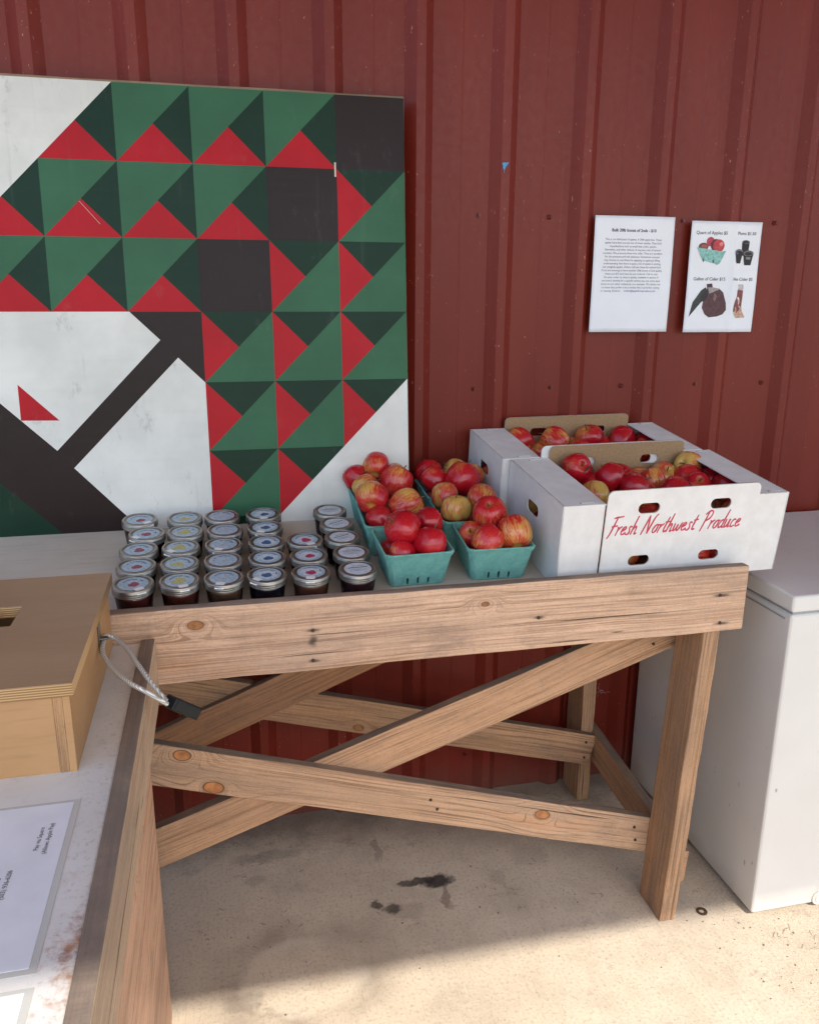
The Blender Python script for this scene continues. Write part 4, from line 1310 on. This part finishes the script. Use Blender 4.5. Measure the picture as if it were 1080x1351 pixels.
lay = n.math('SINE', n.math('MULTIPLY', z, 1900.0))
col = n.mix(n.step(lay, -0.2, 0.4), (0.30, 0.155, 0.06), (0.60, 0.40, 0.19))
PLYE = n.done(col, 0.6)
cash = thing('cash_box', 'plywood cash box with slotted lid standing on the counter', 'cash box', (-0.35, -0.8, 0.795))
def kpart(name, b, mat, par=None):
    o = obj(name, b, mat) if not isinstance(b, bpy.types.Object) else b
    return part_world(o, par or cash)
XR = -0.2015
lid = sheet('lid', rrect(-0.62, XR + 0.006, -0.990, -0.573, 0), [rrect(-0.345, -0.310, -0.785, -0.705, 0.002)[::-1]], 0.0012, PLYT)
lid.location = (0, 0, 0.9194)
kpart('lid', lid, PLYT)
core = sheet('lid_core', rrect(-0.62, XR + 0.0058, -0.9898, -0.5732, 0), [rrect(-0.345, -0.310, -0.785, -0.705, 0.002)[::-1]], 0.0166, PLYE)
core.location = (0, 0, 0.9103)
kpart('lid_core', core, PLYE)
kpart('front_panel', bm_box(-0.62, XR - 0.0205, -0.984, -0.970, 0.795, 0.9018), PLYF)
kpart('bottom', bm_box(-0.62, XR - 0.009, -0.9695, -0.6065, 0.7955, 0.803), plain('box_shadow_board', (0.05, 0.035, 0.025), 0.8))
W_STRIP = wood('strip_wood', (0.50, 0.28, 0.13), (0.30, 0.14, 0.06), 160, [], 0.1)
board('corner_strip', (XR - 0.0145, -0.976, 0.7955), (XR - 0.0145, -0.976, 0.9018), 0.0115, 0.018, W_STRIP, cash, wdir=(1, 0, 0), bevel=0.0008, jit=0.0002)
kpart('side_panel', bm_box(XR - 0.0085, XR, -0.985, -0.594, 0.795, 0.9018), PLYF)
kpart('back_panel', bm_box(-0.62, XR - 0.009, -0.606, -0.594, 0.795, 0.9018), PLYF)
STEEL = plain('dull_steel', (0.18, 0.165, 0.14), 0.45, 0.9)
hs = kpart('hasp', bm_box(XR, XR + 0.0025, -0.738, -0.722, 0.845, 0.905, 0.0008, 1), STEEL)
st_ = tube('staple', [(XR + 0.001, -0.736, 0.868), (XR + 0.012, -0.736, 0.868), (XR + 0.014, -0.730, 0.867), (XR + 0.012, -0.724, 0.866), (XR + 0.001, -0.724, 0.866)], 0.0018, STEEL, None, 2)
part_world(st_, cash)

# cable lock hung through the hasp
n = N('braided_steel')
v = n.tc()
x, y, z = n.xyz(v)
wv = n.math('SINE', n.math('MULTIPLY', n.math('ADD', n.math('SUBTRACT', x, y), z), 1500.0))
CABLE = n.done(n.mix(n.step(wv, -0.4, 0.5), (0.36, 0.36, 0.34), (0.74, 0.74, 0.71)), 0.4, 0.35)
lock = thing('cable_lock', 'black cable padlock with braided steel loop hung from the box hasp', 'padlock', (-0.09, -0.80, 0.775))
loop = [(-0.101, -0.815, 0.793), (-0.118, -0.806, 0.812), (-0.140, -0.775, 0.834), (-0.168, -0.712, 0.846), (-0.188, -0.690, 0.853), (-0.1985, -0.705, 0.860), (-0.1945, -0.730, 0.862), (-0.196, -0.755, 0.856), (-0.180, -0.790, 0.844), (-0.152, -0.825, 0.834), (-0.125, -0.835, 0.820), (-0.100, -0.824, 0.793)]
part_world(tube('cable', loop, 0.0036, CABLE, None, 3), lock)
BLK = plain('black_plastic', (0.008, 0.010, 0.010), 0.42, 0, 0.06, 40, 0.25)
ax = (Vector((-0.055, -0.792, 0.752)) - Vector((-0.103, -0.819, 0.797))).normalized()
ay = Vector((0.55, -0.83, 0.1)); ay = (ay - ax * ay.dot(ax)).normalized()
az = ax.cross(ay)
ML = Matrix((ax, ay, az)).transposed().to_4x4()
ML.translation = Vector((-0.080, -0.806, 0.776))
lb = obj('lock_body', bm_box(-0.026, 0.026, -0.0145, 0.0145, -0.010, 0.010, 0.004, 3), BLK, None, False)
lb.matrix_world = ML
part_world(lb, lock)
lf = obj('face_plate', bm_box(-0.022, 0.022, 0.0145, 0.0155, -0.007, 0.007, 0.0004, 1), plain('grey_plate', (0.012, 0.014, 0.015), 0.45, 0.0, 0.06, 40, 0.25))
lf.matrix_world = ML
part_world(lf, lock)

# ------------------------------------------------------------------ small things on the floor
b = lathe([(0.006, 0.0), (0.0125, 0.0), (0.0125, 0.002), (0.006, 0.002), (0.006, 0.0)], 20)
o = obj('washer', b, plain('rusty_washer', (0.13, 0.085, 0.055), 0.6, 0.6))
o.location = (1.024, -0.574, 0.0002)
tag(o, 'rusty washer lying on the concrete beside the table leg', 'washer')
STRAW = plain('dry_straw', (0.26, 0.195, 0.12), 0.9)
b = bmesh.new()
rs = random.Random(21)
def straw_bit(cx, cy, L, a, th=0.0006):
    d = Vector((math.cos(a), math.sin(a), 0)) * L / 2
    nrm = Vector((-math.sin(a), math.cos(a), 0)) * th
    c0 = Vector((cx, cy, 0.0006))
    mid_ = nrm * rs.uniform(-4, 4)
    pts = [c0 - d, c0 + mid_ + Vector((0, 0, rs.uniform(.001, .003))), c0 + d]
    rows = [[b.verts.new(p + nrm), b.verts.new(p - nrm), b.verts.new(p + Vector((0, 0, 2 * th)))] for p in pts]
    for A, B in zip(rows, rows[1:]):
        for k in range(3):
            b.faces.new((A[k], A[(k + 1) % 3], B[(k + 1) % 3], B[k]))
for q in range(18):
    straw_bit(1.13 + abs(rs.gauss(0, .12)), -0.66 - abs(rs.gauss(0, .05)), rs.uniform(.006, .022), rs.uniform(0, 3.14), .0004)
for q in range(70):
    straw_bit(rs.uniform(-0.1, 1.1), -0.03 - abs(rs.gauss(0, .06)), rs.uniform(.008, .03), rs.uniform(0, 3.14))
for q in range(40):
    straw_bit(rs.uniform(-0.1, 1.05), rs.uniform(-0.55, -0.1), rs.uniform(.004, .014), rs.uniform(0, 3.14), .0007)
o = obj('straw_litter', b, STRAW)
o['kind'] = 'stuff'
tag(o, 'dry straw and leaf bits scattered over the concrete', 'litter')
b = bmesh.new()
for q in range(160):
    cx, cy = (rs.uniform(1.0, 1.5), -0.6 - abs(rs.gauss(0, .16))) if q < 110 else (rs.uniform(-0.1, 1.1), rs.uniform(-0.8, -0.05))
    if 1.1 < cx and cy > -0.63:
        continue
    sz = rs.uniform(.0008, .0026)
    bmesh.ops.create_icosphere(b, subdivisions=1, radius=sz, matrix=Matrix.Translation((cx, cy, sz * 0.5)) @ Matrix.Diagonal((1, rs.uniform(.6, 1.2), .7, 1)))
o = obj('grit', b, plain('grit_stone', (0.2, 0.155, 0.11), 0.9))
o['kind'] = 'stuff'
tag(o, 'loose sand grit on the concrete near the freezer', 'grit')

# cobweb tuft on the wall by the rear leg
WEB = plain('web_silk', (0.4, 0.33, 0.31), 0.9)
c = bpy.data.curves.new('web', 'CURVE')
c.dimensions = '3D'
c.bevel_depth = 0.0003
c.bevel_resolution = 0
for q in range(12):
    a_ = rs.uniform(0, 6.28)
    L = rs.uniform(.008, .032)
    s = c.splines.new('POLY')
    s.points.add(2)
    p0 = Vector((rs.uniform(-.006, .006), 0, rs.uniform(-.006, .006)))
    for i in range(3):
        p = p0 + Vector((math.cos(a_), 0, math.sin(a_) * .7)) * L * i / 2 + Vector((0, rs.uniform(-.004, 0), rs.uniform(-.003, .003)))
        s.points[i].co = (*p, 1)
o = obj('cobweb', curve_mesh(c, 'cobweb'), WEB)
o.location = (1.02, -0.003, 0.275)
tag(o, 'small white cobweb tuft on the red wall beside the rear leg', 'cobweb')
